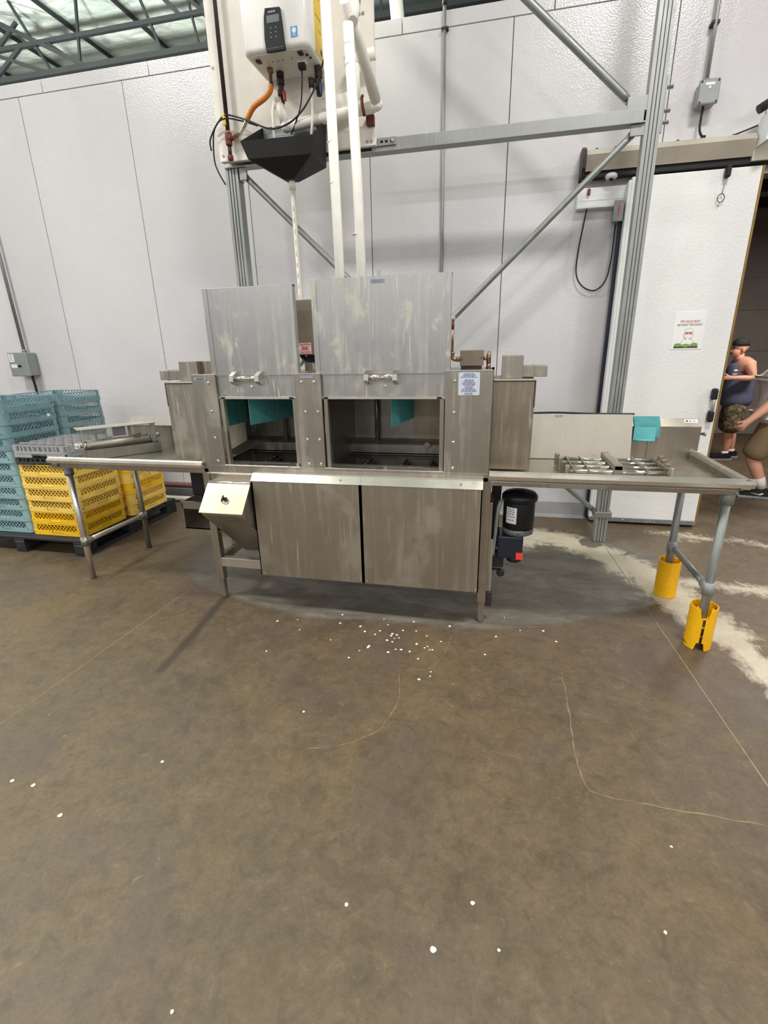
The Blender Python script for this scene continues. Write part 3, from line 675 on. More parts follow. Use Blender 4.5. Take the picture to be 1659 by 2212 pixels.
# ------------------------------------------------------------------ white jacketed pipes
def elbow_tape(bm, c, r):
    sphere(bm, c, r*1.16, 12)
ip = thing('insulated_pipe', (-0.965, 3.15, 1.4), 'left of two white jacketed pipes rising from the dishwasher past the heater', 'pipe')
bm = NB(); tube(bm, [(-0.992, 3.15, 4.4), (-0.978, 3.15, 2.4), (-0.968, 3.15, 1.42)], 0.0285, 14); obj('jacket', bm, 'insul', ip)
bm = NB()
for z in (3.3, 2.42, 2.62): tube(bm, [(-0.984+(2.4-z)*0.006, 3.15, z), (-0.984+(2.4-z)*0.006, 3.15, z+0.003)], 0.0292, 14)
obj('tape_seam', bm, 'board', ip)
ip = thing('insulated_pipe', (-0.835, 3.15, 1.4), 'right of two white jacketed pipes rising from the dishwasher with slanted branch', 'pipe')
bm = NB(); tube(bm, [(-0.866, 3.15, 3.14), (-0.843, 3.15, 2.4), (-0.829, 3.15, 1.42)], 0.0285, 14); obj('jacket', bm, 'insul', ip)
bm = NB()
for z in (3.05, 2.96, 2.15): tube(bm, [(-0.864, 3.15, z), (-0.864, 3.15, z+0.003)], 0.0292, 14)
obj('tape_seam', bm, 'board', ip)
ip = thing('insulated_pipe', (-1.1, 3.72, 2.95), 'white jacketed pipe crossing the board above the funnel with a raked end', 'pipe')
bm = NB(); tube(bm, [(-1.525, 3.72, 3.10), (-1.49, 3.72, 2.965)], 0.030, 12); elbow_tape(bm, (-1.485, 3.72, 2.945), 0.030); obj('riser', bm, 'insul', ip)
bm = NB(); tube(bm, [(-1.485, 3.72, 2.945), (-1.2, 3.73, 2.97), (-0.87, 3.74, 3.0)], [0.034, 0.033, 0.034], 14); obj('jacket', bm, 'insul', ip)
bm = NB(); elbow_tape(bm, (-0.85, 3.72, 3.005), 0.034); tube(bm, [(-0.85, 3.72, 3.005), (-0.885, 3.42, 3.20), (-0.905, 3.25, 3.30)], 0.034, 14); obj('raked_jacket', bm, 'insul', ip)
bm = NB(); tube(bm, [(-0.928, 3.70, 2.94), (-0.935, 3.675, 2.985), (-0.940, 3.68, 3.03), (-0.938, 3.70, 3.05)], 0.010, 8); box(bm, -0.945, -0.892, 3.80, 3.842, 2.93, 2.99, 0.003); hc = obj('pipe_clamp', bm, 'iron_red', ip)
ip = thing('insulated_pipe', (-1.05, 3.75, 3.1), 'short white jacketed elbow pipe beside the heater base', 'pipe')
bm = NB(); tube(bm, [(-1.225, 3.74, 3.055), (-1.16, 3.745, 3.045), (-1.05, 3.75, 3.06), (-1.00, 3.75, 3.08)], [0.03, 0.045, 0.04, 0.034], 12); tube(bm, [(-1.0, 3.75, 3.06), (-1.0, 3.75, 3.26)], 0.034, 12); tube(bm, [(-1.02, 3.75, 3.27), (-0.86, 3.755, 3.285)], 0.033, 12); elbow_tape(bm, (-1.0, 3.75, 3.27), 0.04); obj('jacket', bm, 'insul', ip)
t = thing('vent_pipe', (-1.35, 4.95, 3.8), 'white jacketed pipe rising behind the wall top right of the board', 'pipe')
bm = NB(); tube(bm, [(-0.90, 4.95, 3.81), (-0.94, 4.95, 4.05), (-1.0, 4.98, 4.6)], 0.055, 14); obj('jacket', bm, 'insul', t)
t = thing('recirculation_pump', (-0.85, 3.45, 3.4), 'dark green box with spout above the right jacketed pipe', 'pump')
bm = NB(); prism(bm, [(-0.945, 3.60), (-0.945, 3.40), (-0.925, 3.375), (-0.915, 3.345), (-0.868, 3.345), (-0.862, 3.38), (-0.862, 3.60)], 'y', 3.30, 3.42); obj('pump_body', bm, 'green_box', t)
bm = NB(); tube(bm, [(-0.89, 3.36, 3.345), (-0.875, 3.33, 3.29), (-0.87, 3.27, 3.21)], [0.035, 0.03, 0.026], 12); obj('spout', bm, 'board', t)
bm = NB(); tube(bm, smoothpath([(-0.94, 3.33, 3.47), (-0.96, 3.5, 3.36), (-1.0, 3.62, 3.25), (-1.02, 3.66, 3.10)], 6), 0.006, 8); obj('pump_cord', bm, 'black_rubber', t)

# ------------------------------------------------------------------ black drip funnel with its drain
fu = thing('drip_funnel', (-1.44, 3.6, 2.6), 'black plastic funnel bin hung under the water heater', 'funnel')
bm = NB()
RIM = [(-1.70, 3.45, 2.795), (-1.205, 3.45, 2.785), (-1.225, 3.80, 2.985), (-1.70, 3.80, 2.985)]
MID = [(-1.665, 3.47, 2.70), (-1.225, 3.47, 2.69), (-1.238, 3.80, 2.71), (-1.665, 3.80, 2.72)]
LOW = [(-1.475, 3.60, 2.605), (-1.40, 3.60, 2.605), (-1.40, 3.68, 2.605), (-1.475, 3.68, 2.605)]
def ringv(L, ins=0, dz=0):
    c = sum((Vector(p) for p in L), Vector())/4
    return [bm.verts.new(Vector(p)+(Vector((c.x, c.y, p[2]))-Vector(p)).normalized()*ins+Vector((0, 0, dz))) for p in L]
ro, mo, lo = ringv(RIM), ringv(MID), ringv(LOW); ri, mi, li = ringv(RIM, 0.008), ringv(MID, 0.008, 0.006), ringv(LOW, 0.008, 0.008)
for a, b in ((ro, mo), (mo, lo), (mi, ri), (li, mi), (ri, ro)):
    for k in range(4): bm.faces.new((a[k], a[(k+1) % 4], b[(k+1) % 4], b[k]))
bm.faces.new(lo); bm.faces.new(li[::-1]); fb = obj('hopper', bm, 'black', fu)
bm = NB(); box(bm, -1.69, -1.235, 3.795, 3.842, 2.925, 2.985, 0.003); box(bm, -1.69, -1.235, 3.79, 3.80, 2.83, 2.925, 0.002); obj('hanging_rail', bm, 'galv', fu)
bm = NB(); lathe(bm, [(0.010, -0.012), (0.010, 0)], (-1.255, 3.793, 2.95), 'y', 8); lathe(bm, [(0.010, -0.012), (0.010, 0)], (-1.28, 3.793, 2.945), 'y', 8); obj('bolt', bm, 'black', fu)
t = thing('drain_pipe', (-1.435, 3.64, 1.4), 'thin white plastic drain pipe dropping from the black funnel', 'pipe')
bm = NB(); tube(bm, [(-1.437, 3.64, 2.60), (-1.430, 3.64, 1.6), (-1.428, 3.64, 0.1)], 0.0165, 12); dp = obj('pipe_run', bm, 'white_pvc', t)
bm = NB(); lathe(bm, [(0.022, 0), (0.022, 0.055)], (-1.437, 3.64, 2.55), 'z', 12); obj('coupling', bm, 'white_pvc', t)
bm = NB()
for i in range(9): box(bm, -1.437, -1.432, 3.6225, 3.6235, 2.42-0.07*i, 2.45-0.07*i)
obj('print', bm, 'print_grey', dp)
t = thing('drip_tube', (-1.55, 3.62, 2.78), 'thin cream tube leading down into the left of the funnel', 'tube')
bm = NB(); tube(bm, [(-1.525, 3.66, 3.09), (-1.535, 3.63, 3.0), (-1.515, 3.58, 2.79)], 0.010, 10); tube(bm, [(-1.528, 3.655, 3.065), (-1.530, 3.645, 3.03)], 0.013, 10); obj('tube_run', bm, 'white_pvc', t)
t = thing('drip_tube', (-1.28, 3.62, 2.78), 'thin cream tube leading down into the right of the funnel', 'tube')
bm = NB(); tube(bm, [(-1.275, 3.69, 3.14), (-1.275, 3.68, 2.98), (-1.28, 3.62, 2.78)], 0.0095, 10); obj('tube_run', bm, 'white_pvc', t)

# ------------------------------------------------------------------ wall conduits, boxes and cables
t = thing('wall_conduit', (-0.49, 4.47, 0.2), 'thin galvanised conduit running straight up the wall behind the dishwasher', 'conduit')
bm = NB(); tube(bm, [(-0.505, 4.475, 3.86), (-0.50, 4.475, 2.5), (-0.498, 4.475, 0.2)], 0.0125, 10); cd = obj('tube_run', bm, 'galv_pale', t)
bm = NB(); lathe(bm, [(0.018, 0), (0.018, 0.06)], (-0.505, 4.475, 3.84), 'z', 10); box(bm, -0.525, -0.475, 4.46, 4.5, 3.70, 3.715, 0.002); obj('strap', bm, 'iron', t)
t = thing('disconnect_box', (1.285, 4.44, 3.02), 'grey electrical box with conduit high on the wall above the sliding door', 'electrical box')
bm = NB(); box(bm, 1.235, 1.350, 4.40, 4.49, 3.035, 3.165, 0.008); bx_ = obj('enclosure', bm, 'grey_box', t)
bm = NB(); box(bm, 1.228, 1.356, 4.385, 4.402, 3.028, 3.172, 0.010); obj('cover', bm, 'grey_box', t)
bm = NB(); box(bm, 1.265, 1.32, 4.383, 4.386, 3.135, 3.150); box(bm, 1.285, 1.30, 4.383, 4.386, 3.118, 3.130); obj('label', bm, 'label_white', t)
bm = NB()
for x, z in ((1.242, 3.042), (1.342, 3.042), (1.242, 3.158), (1.342, 3.158)): lathe(bm, [(0.006, -0.004), (0.006, 0)], (x, 4.385, z), 'y', 8)
obj('screw', bm, 'iron', t)
bm = NB(); tube(bm, [(1.285, 4.45, 3.16), (1.288, 4.45, 3.9)], 0.012, 10); lathe(bm, [(0.017, 0), (0.017, 0.03)], (1.285, 4.45, 3.165), 'z', 8); obj('conduit', bm, 'galv_pale', t)
bm = NB(); box(bm, 1.262, 1.31, 4.44, 4.5, 3.49, 3.51, 0.003); obj('strap', bm, 'iron', t)
bm = NB(); tube(bm, smoothpath([(1.285, 4.44, 3.04), (1.283, 4.44, 2.96), (1.286, 4.44, 2.90), (1.305, 4.44, 2.865), (1.33, 4.44, 2.86)], 6), 0.008, 8); obj('cable', bm, 'black_rubber', t)
t = thing('disconnect_box', (-4.86, 4.43, 1.30), 'grey switch box with white labels low on the wall behind the blue racks', 'electrical box')
bm = NB(); box(bm, -5.03, -4.80, 4.385, 4.49, 1.315, 1.545, 0.006); obj('enclosure', bm, 'grey_box', t)
bm = NB(); box(bm, -5.035, -4.795, 4.365, 4.387, 1.31, 1.55, 0.008); obj('cover', bm, 'grey_box', t)
bm = NB(); box(bm, -5.02, -4.955, 4.362, 4.366, 1.455, 1.535); fl = obj('label', bm, 'label_white', t); bm = NB(); box(bm, -5.01, -4.935, 4.362, 4.366, 1.395, 1.432); obj('label', bm, 'label_white', t)
bm = NB(); fineprint(bm, -5.015, -4.96, 4.3618, 1.528, 5, 0.013, 0.004, 9); obj('print', bm, 'print_dark', fl)
bm = NB(); box(bm, -4.92, -4.885, 4.355, 4.366, 1.405, 1.425, 0.003); obj('switch_lever', bm, 'black', t)
bm = NB(); tube(bm, [(-4.895, 4.45, 1.55), (-4.915, 4.45, 2.5), (-4.93, 4.45, 3.7)], 0.016, 10); lathe(bm, [(0.022, 0), (0.022, 0.03)], (-4.895, 4.45, 1.548), 'z', 8); obj('conduit', bm, 'galv', t)
bm = NB(); tube(bm, smoothpath([(-4.86, 4.44, 1.32), (-4.85, 4.44, 1.2), (-4.84, 4.44, 1.0), (-4.83, 4.46, 0.6)], 5), 0.013, 8); obj('cable', bm, 'black_rubber', t)
t = thing('limit_switch_box', (0.815, 4.46, 2.35), 'small grey box with red lettering beside the left edge of the sliding door', 'electrical box')
bm = NB(); box(bm, 0.785, 0.842, 4.41, 4.49, 2.375, 2.50, 0.005); obj('enclosure', bm, 'grey_box', t); bm = NB(); box(bm, 0.778, 0.848, 4.402, 4.412, 2.368, 2.507, 0.003); obj('cover', bm, 'grey_box', t)
bm = NB(); rr = random.Random(3); z = 2.477
while z > 2.405: box(bm, 0.808, 0.808+rr.uniform(0.010, 0.016), 4.4005, 4.402, z-0.007, z); z -= 0.0105
obj('print', bm, 'red', t)
cb = NB(); tube(cb, smoothpath([(0.598, 4.43, 2.58), (0.602, 4.45, 2.54), (0.585, 4.46, 2.387), (0.564, 4.46, 2.2), (0.563, 4.46, 2.037), (0.618, 4.46, 1.941), (0.714, 4.46, 1.907), (0.785, 4.46, 1.977), (0.808, 4.46, 2.121), (0.812, 4.46, 2.36)], 8), 0.0055, 8)
t = obj('looped_cable', cb, 'black_rubber', None, 'black cable hanging in a long loop from the track plate to the grey box', 'cable')
bm = NB(); box(bm, 0.585, 0.605, 4.415, 4.437, 2.56, 2.60, 0.004); g_ = obj('cable_gland', bm, 'iron_red', t)
t = thing('maroon_pipe', (-3.2, 4.42, 0.13), 'maroon pipe running along the foot of the wall behind the pallet', 'pipe')
bm = NB(); tube(bm, [(-6.0, 4.42, 0.175), (-0.9, 4.42, 0.165)], 0.030, 12); obj('pipe_run', bm, 'pipe_red', t)
t = thing('white_pipe', (-3.2, 4.40, 0.02), 'white pipe lying on the floor along the foot of the wall', 'pipe')
bm = NB(); tube(bm, [(-6.0, 4.38, 0.032), (-0.9, 4.38, 0.032)], 0.028, 12); obj('pipe_run', bm, 'white_pvc', t)

# notice taped to the sliding door
t = thing('safety_notice', (1.405, 4.374, 1.455), 'white paper notice with hooded worker and green fruit taped to the sliding door', 'notice')
tilt = Matrix.Translation((1.405, 0, 1.59)) @ Matrix.Rotation(math.radians(0.6), 4, 'Y') @ Matrix.Translation((-1.405, 0, -1.59))
bm = NB(); box(bm, 1.298, 1.512, 4.3715, 4.3745, 1.452, 1.722); sh = obj('sheet', bm, 'paper', t)
YN = 4.3712
text('headline', 'PPE REQUIRED', 0.0245, (1.408, YN, 1.652), FRONT, 'print_red', t, xs=0.86); text('headline', 'BEYOND THIS POINT', 0.0215, (1.408, YN, 1.628), FRONT, 'print_dark', t, xs=0.84)
def disc(bm, cx, cz, rx, rz, y, n=20, t_=0.0006):
    A = [(cx+rx*math.cos(2*PI*i/n), cz+rz*math.sin(2*PI*i/n)) for i in range(n)]; prism(bm, A, 'y', y-t_, y)
bm = NB(); disc(bm, 1.408, 1.563, 0.036, 0.044, YN); prism(bm, [(1.362, 1.485), (1.454, 1.485), (1.448, 1.515), (1.430, 1.53), (1.386, 1.53), (1.368, 1.515)], 'y', YN-0.0006, YN); f1 = obj('figure', bm, 'print_grey', t)
bm = NB(); disc(bm, 1.408, 1.564, 0.031, 0.039, YN-0.0006); prism(bm, [(1.367, 1.488), (1.449, 1.488), (1.444, 1.513), (1.428, 1.526), (1.388, 1.526), (1.372, 1.513)], 'y', YN-0.0012, YN-0.0006); obj('hood', bm, 'paper', t)
bm = NB(); prism(bm, [(1.384, 1.553), (1.432, 1.553), (1.434, 1.578), (1.382, 1.578)], 'y', YN-0.0018, YN-0.0012); obj('face', bm, 'print_skin', t)
bm = NB(); box(bm, 1.388, 1.400, YN-0.0024, YN-0.0018, 1.566, 1.572); box(bm, 1.416, 1.428, YN-0.0024, YN-0.0018, 1.566, 1.572); obj('eyes', bm, 'print_dark', t)
bm = NB(); prism(bm, [(1.386, 1.538), (1.430, 1.538), (1.434, 1.552), (1.420, 1.560), (1.396, 1.560), (1.382, 1.552)], 'y', YN-0.0024, YN-0.0018); obj('mask', bm, 'paper', t)
bm = NB(); box(bm, 1.318, 1.484, YN-0.0014, YN-0.0008, 1.462, 1.476); obj('conveyor', bm, 'print_dark', t)
for x, dz in ((1.345, 0.002), (1.401, -0.002), (1.457, 0.004)):
    bm = NB(); disc(bm, x, 1.482+dz, 0.026, 0.013, YN-0.0014); obj('fruit', bm, 'print_green', t)

# ------------------------------------------------------------------ conveyor dishwasher
dw = thing('conveyor_dishwasher', (-0.84, 2.8, 0), 'stainless conveyor dishwasher with two raised doors standing mid floor', 'dishwasher')
D = lambda n, bm, m, **k: obj(n, bm, m, k.pop('parent', dw), **k)
ZT, ZB = 1.385, 0.835
# front columns and the strip under the openings
for x0, x1 in ((-1.662, -1.518), (-1.052, -0.905), (-0.252, -0.02)):
    bm = NB(); box(bm, x0, x1, 2.498, 2.512, 0.878, ZT+0.006*(x0 > -0.5), 0.002); c_ = D('front_column', bm, 'steel')
    bm = NB(); box(bm, x0, x1, 2.497, 2.53, ZT+0.006*(x0 > -0.5), ZT+0.006*(x0 > -0.5)+0.005, 0.001); D('top_lip', bm, 'steel_bright', parent=c_)
    xs = {-1.662: [-1.562], -1.052: [-1.012, -0.942], -0.252: [-0.205]}[x0]
    for x in xs:
        for z in (1.345, 1.19, 1.04, 0.905):
            bm = NB(); lathe(bm, [(0.0085, 0.0), (0.0075, -0.004), (0.004, -0.0065)], (x+(0.012 if (x0 > -1.1 and z < 1.3 and x0 < -0.5) else 0), 2.498, z), 'y', 10); obj('screw', bm, 'screw', c_)
bm = NB(); box(bm, -1.662, -0.02, 2.498, 2.512, ZB, 0.880, 0.002); D('front_sill', bm, 'steel')
bm = NB()
for x0, x1 in ((-1.518, -1.052), (-0.905, -0.252)): box(bm, x0, x1, 2.494, 2.56, 0.880, 0.886, 0.002)
D('opening_lip', bm, 'steel_bright')
bm = NB()
for x in (-1.505, -1.068, -0.89, -0.268): box(bm, x-0.012, x+0.012, 2.515, 2.545, 0.886, 1.262, 0.003)
D('door_guide', bm, 'steel')
bm = NB()
for x in (-1.07, -0.565): box(bm, x-0.010, x+0.010, 2.50, 2.52, 0.884, 0.902, 0.003)
D('door_stop', bm, 'steel')
# chamber
bm = NB(); box(bm, -1.662, -0.02, 3.105, 3.12, 0.45, ZT); D('back_wall', bm, 'steel_in')
bm = NB(); box(bm, -0.50, -0.26, 3.098, 3.104, 0.9, ZT-0.01); D('stained_back_panel', bm, 'steel_rust', label='rust-streaked inner panel')
bm = NB()
for x in (-1.655, -0.027): box(bm, x-0.007, x+0.007, 2.512, 3.105, 1.22, ZT); box(bm, x-0.007, x+0.007, 2.512, 3.105, 0.45, 0.88); box(bm, x-0.007, x+0.007, 2.512, 2.60, 0.88, 1.22); box(bm, x-0.007, x+0.007, 3.02, 3.105, 0.88, 1.22)
D('end_wall', bm, 'steel')
bm = NB(); box(bm, -1.05, -0.905, 2.56, 3.1, 0.60, ZT-0.01, 0.004); D('divider', bm, 'steel_in')
bm = NB(); box(bm, -1.662, -0.02, 2.512, 3.12, ZT-0.006, ZT); D('top_cover', bm, 'steel')
bm = NB(); box(bm, -1.655, -0.03, 2.515, 3.1, 0.45, 0.46); D('tank_floor', bm, 'steel_in')
bm = NB(); prism(bm, [(3.03, 0.93), (3.10, 0.95), (3.10, 0.90), (3.04, 0.895), (3.00, 0.872), (3.00, 0.865), (3.045, 0.885), (3.10, 0.888), (3.10, 0.88), (3.0, 0.86), (3.0, 0.925)], 'x', -1.65, -0.03); D('rack_track', bm, 'steel')
bm = NB(); box(bm, -1.65, -0.03, 2.58, 2.62, 0.868, 0.882, 0.003); D('rack_track', bm, 'steel')
for x in (-1.378, -0.742, -0.98, -1.60):
    bm = NB(); tube(bm, [(x, 3.06, 0.92), (x, 3.06, 1.36)], 0.013, 10); D('wash_pipe', bm, 'steel')
for x in (-1.45, -1.2, -0.78, -0.55, -0.38):
    bm = NB(); tube(bm, [(x, 2.62, 0.80), (x, 3.05, 0.80)], 0.022, 10)
    for k in range(6): lathe(bm, [(0.010, 0), (0.006, 0.012)], (x, 2.68+0.065*k, 0.82), 'z', 8)
    D('spray_arm', bm, 'steel_in')
bm = NB(); tube(bm, [(-0.405, 2.99, 0.93), (-0.405, 2.975, 0.93)], 0.018, 14); D('float_ring', bm, 'steel')
bm = NB(); sheet(bm, [(-1.645, 2.60, 0.885), (-1.56, 2.66, 0.89), (-1.52, 3.03, 0.925), (-1.645, 3.03, 0.93)], 0.004); D('scrap_deflector', bm, 'steel_dull')
# strip curtains: each flap its own piece
def curtain(a, b, n, z1, z0a, z0b, twist=0.0):
    a, b = Vector((*a, 0)), Vector((*b, 0)); c = (a+b)/2
    cu = thing('strip_curtain', (0, 0, 0)); cu.parent = dw; cu.location = Vector((c.x, c.y, z0a))-dw.location
    d = (b-a)/n; nn = Vector((-d.y, d.x, 0))*twist
    for i in range(n):
        p, q = a+d*(i+0.02)-nn, a+d*(i+0.96)+nn; za, zb = z0a+(z0b-z0a)*i/n, z0a+(z0b-z0a)*(i+1)/n
        bm = NB(); sheet(bm, [(p.x, p.y, z1), (q.x, q.y, z1), (q.x, q.y, zb), (p.x, p.y, za)], 0.003); obj('flap', bm, 'teal', cu)
curtain((-1.390, 2.61), (-1.310, 3.06), 5, 1.375, 1.097, 1.089, 0.0)
curtain((-0.560, 2.70), (-0.500, 3.02), 4, 1.375, 1.085, 1.093, -0.12)
curtain((-1.640, 2.60), (-1.630, 3.02), 5, 1.375, 1.065, 1.06, 0.0)

# doors
def wash_door(x0, x1, z0, z1, hx, marks):
    bm = NB(); box(bm, x0, x1, 2.520, 2.526, z0, z1, 0.001); box(bm, x0, x0+0.006, 2.526, 2.556, z0, z1); box(bm, x1-0.006, x1, 2.526, 2.556, z0, z1); box(bm, x0, x1, 2.526, 2.556, z1-0.006, z1)
    d = D('wash_door', bm, 'steel_door')
    bm = NB(); box(bm, x0, x1, 2.515, 2.556, z0-0.008, z0+0.006, 0.002); obj('bottom_lip', bm, 'steel_bright', d)
    bm = NB(); box(bm, x0, x0+0.028, 2.5165, 2.521, z0, z1, 0.001); box(bm, x1-0.022, x1, 2.5165, 2.521, z0, z1, 0.001); obj('edge_fold', bm, 'steel_door', d)
    bm = NB(); zc = z0+0.105; hw = 0.068
    tube(bm, [(hx-hw, 2.475, zc), (hx+hw, 2.475, zc)], 0.0135, 12)
    for s in (-1, 1):
        prism(bm, [(2.521, zc+0.034), (2.505, zc+0.034), (2.462, zc+0.015), (2.460, zc-0.015), (2.505, zc-0.036), (2.521, zc-0.036)], 'x', hx+s*hw-0.006-0.012*(s < 0), hx+s*hw+0.006+0.012*(s > 0))
    obj('handle', bm, 'chrome', d)
    bm = NB(); lathe(bm, [(0.009, 0), (0.008, -0.004), (0.004, -0.007)], (hx+0.012, 2.52, z0+0.058), 'y', 10); obj('screw', bm, 'screw', d)
    bm = NB()
    for x in (x0+0.05, x1-0.05): box(bm, x-0.012, x+0.012, 2.514, 2.52, z0-0.006, z0+0.004)
    obj('magnet', bm, 'black', d)
    return d
wash_door(-1.542, -1.034, 1.262, 1.822, -1.325, 0); rd = wash_door(-0.936, -0.232, 1.262, 1.838, -0.575, 1)
bm = NB(); box(bm, -0.625, -0.555, 2.5185, 2.5198, 1.806, 1.824); obj('label', bm, 'label_grey', rd)
bm = NB(); fineprint(bm, -0.62, -0.56, 2.5185, 1.820, 2, 0.007, 0.003, 2); obj('print', bm, 'print_blue', rd)
bm = NB(); box(bm, -0.60, -0.585, 2.545, 2.556, 1.832, 1.872, 0.003); obj('spring_clip', bm, 'steel_dull', rd)
# labels on the columns
bm = NB(); box(bm, -1.645, -1.57, 2.4965, 2.498, 1.358, 1.374); l_ = D('label', bm, 'label_grey'); bm = NB(); fineprint(bm, -1.64, -1.575, 2.4965, 1.371, 2, 0.006, 0.003, 3); obj('print', bm, 'print_dark', l_)
bm = NB(); box(bm, -1.018, -0.942, 2.4965, 2.498, 1.362, 1.380); l_ = D('label', bm, 'print_blue'); bm = NB(); box(bm, -1.014, -0.946, 2.4958, 2.4965, 1.365, 1.377); obj('plate', bm, 'label_grey', l_)
bm = NB(); prism(bm, rrect(-0.187, -0.083, 1.276, 1.385, 0.006, 3), 'y', 2.4955, 2.498); l_ = D('instruction_label', bm, 'label_blue', label='pale blue printed label')
bm = NB(); fineprint(bm, -0.180, -0.09, 2.4955, 1.381, 4, 0.0055, 0.0035, 1); fineprint(bm, -0.175, -0.095, 2.4955, 1.352, 6, 0.0055, 0.0035, 21); fineprint(bm, -0.175, -0.095, 2.4955, 1.318, 5, 0.0055, 0.0035, 31); fineprint(bm, -0.165, -0.105, 2.4955, 1.288, 2, 0.0055, 0.0035, 41); obj('print', bm, 'print_blue', l_)

# hoods over the conveyor at both ends, with their vent stacks
for x0, x1, vx0, vx1, dx0, dx1, m in ((-1.945, -1.664, -1.925, -1.80, -2.075, -1.93, 'steel'), (-0.018, 0.19, 0.02, 0.13, 0.12, 0.255, 'steel_brown')):
    bm = NB(); box(bm, x0, x1, 2.648, 2.656, 0.872, 1.335); box(bm, x0, x1, 3.09, 3.098, 0.872, 1.335); box(bm, x0, x1, 2.648, 3.098, 1.33, 1.338)
    e = x0 if x0 < -1 else x1; box(bm, e-0.004, e+0.004, 2.648, 3.098, 1.20, 1.335); h_ = D('hood', bm, m)
    bm = NB(); box(bm, x0, x1, 2.640, 2.66, 1.334, 1.343, 0.002); obj('hood_lip', bm, 'steel_bright', h_)
    bm = NB()
    for k in range(4): sheet(bm, [(e, 2.67+0.1*k, 1.21), (e, 2.765+0.1*k, 1.21), (e, 2.765+0.1*k, 1.03), (e, 2.67+0.1*k, 1.03)], 0.003)
    bm2 = bm; obj('flap', bm2, 'teal', h_)
    bm = NB(); box(bm, vx0, vx1, 2.78, 2.96, 1.338, 1.455, 0.002)
    v_ = D('vent_stack', bm, 'steel')
    bm = NB(); box(bm, dx0, dx1, 2.79, 2.93, 1.345, 1.402, 0.002); s_ = obj('vent_duct', bm, 'steel', v_)
    xm = dx0+0.062 if dx0 < -1 else dx1-0.068
    bm = NB(); box(bm, xm-0.002, xm+0.002, 2.787, 2.933, 1.343, 1.404); obj('duct_seam', bm, 'steel', v_)
bm = NB(); box(bm, -1.80, -1.665, 2.83, 2.96, 1.338, 1.455, 0.002); D('vent_stack', bm, 'steel_brown')
# control box between the doors
bm = NB(); box(bm, -1.165, -1.035, 2.80, 2.96, 1.478, 1.775, 0.003); cbx = D('control_box', bm, 'beige_box')
bm = NB(); box(bm, -1.133, -1.058, 2.7980, 2.80, 1.485, 1.545); cl = obj('caution_label', bm, 'label_pink', cbx, label='pink caution label')
text('caution_text', 'CAUTION', 0.0155, (-1.0955, 2.7976, 1.536), FRONT, 'print_red', cbx, xs=0.95); text('caution_text', 'CAUTION', 0.0155, (-1.0955, 2.7976, 1.494), FRONT, 'print_red', cbx, xs=0.95)
bm = NB(); fineprint(bm, -1.130, -1.061, 2.7978, 1.525, 3, 0.007, 0.0045, 8); obj('print', bm, 'print_red', cbx)
bm = NB(); tube(bm, smoothpath([(-1.15, 2.86, 1.49), (-1.12, 2.85, 1.455), (-1.06, 2.85, 1.45), (-1.02, 2.86, 1.47)], 5), 0.014, 10); box(bm, -1.10, -1.04, 2.83, 2.88, 1.438, 1.478, 0.006); D('connector', bm, 'black')
bm = NB(); tube(bm, smoothpath([(-1.20, 2.84, 1.40), (-1.155, 2.84, 1.42), (-1.12, 2.85, 1.455)], 5), 0.012, 10); D('flex_conduit', bm, 'grey_box')
bm = NB(); tube(bm, [(-1.075, 2.90, 1.385), (-1.075, 2.90, 1.44)], 0.02, 10); D('drain_stub', bm, 'white_pvc')
bm = NB(); box(bm, -1.17, -1.03, 2.96, 2.98, 1.385, 1.775, 0.002); D('box_support', bm, 'steel')
# junction box, elbow, gauge and air gap on the right
bm = NB(); box(bm, -0.197, -0.077, 2.70, 2.78, 1.408, 1.487, 0.003); jb = D('junction_box', bm, 'beige_box')
bm = NB(); box(bm, -0.192, -0.085, 2.705, 2.775, 1.388, 1.408); obj('box_base', bm, 'iron', jb)
bm = NB(); lathe(bm, [(0.0035, -0.003), (0.0035, 0)], (-0.187, 2.70, 1.442), 'y', 8); lathe(bm, [(0.0035, -0.003), (0.0035, 0)], (-0.088, 2.70, 1.448), 'y', 8); obj('screw', bm, 'iron', jb)
bm = NB(); tube(bm, smoothpath([(-0.24, 2.72, 1.475), (-0.24, 2.72, 1.455), (-0.228, 2.72, 1.442), (-0.20, 2.72, 1.442)], 4), 0.0105, 10)
for x in (-0.216, -0.203): lathe(bm, [(0.014, 0), (0.014, 0.008)], (x, 2.72, 1.442), 'x', 10)
lathe(bm, [(0.014, 0), (0.014, 0.008)], (-0.24, 2.72, 1.47), 'z', 10); D('elbow', bm, 'brass')
bm = NB(); tube(bm, [(-0.24, 2.72, 1.475), (-0.24, 2.72, 1.60)], 0.0065, 10); D('copper_tube', bm, 'brass')
bm = NB(); lathe(bm, [(0.007, 0), (0.008, 0.045)], (-0.24, 2.72, 1.592), 'z', 10); D('handle_grip', bm, 'iron_red')
bm = NB(); lathe(bm, [(0.011, 0), (0.011, 0.012), (0.005, 0.014)], (-0.236, 2.72, 1.638), 'z', 10); D('cap_nut', bm, 'chrome')
bm = NB(); tube(bm, [(-0.078, 2.73, 1.445), (-0.058, 2.73, 1.445)], 0.010, 10); lathe(bm, [(0.012, 0), (0.012, 0.048), (0.008, 0.05), (0.008, 0.06)], (-0.05, 2.73, 1.42), 'z', 12); lathe(bm, [(0.013, 0), (0.010, 0.03)], (-0.05, 2.73, 1.39), 'z', 12); D('air_gap', bm, 'brass')

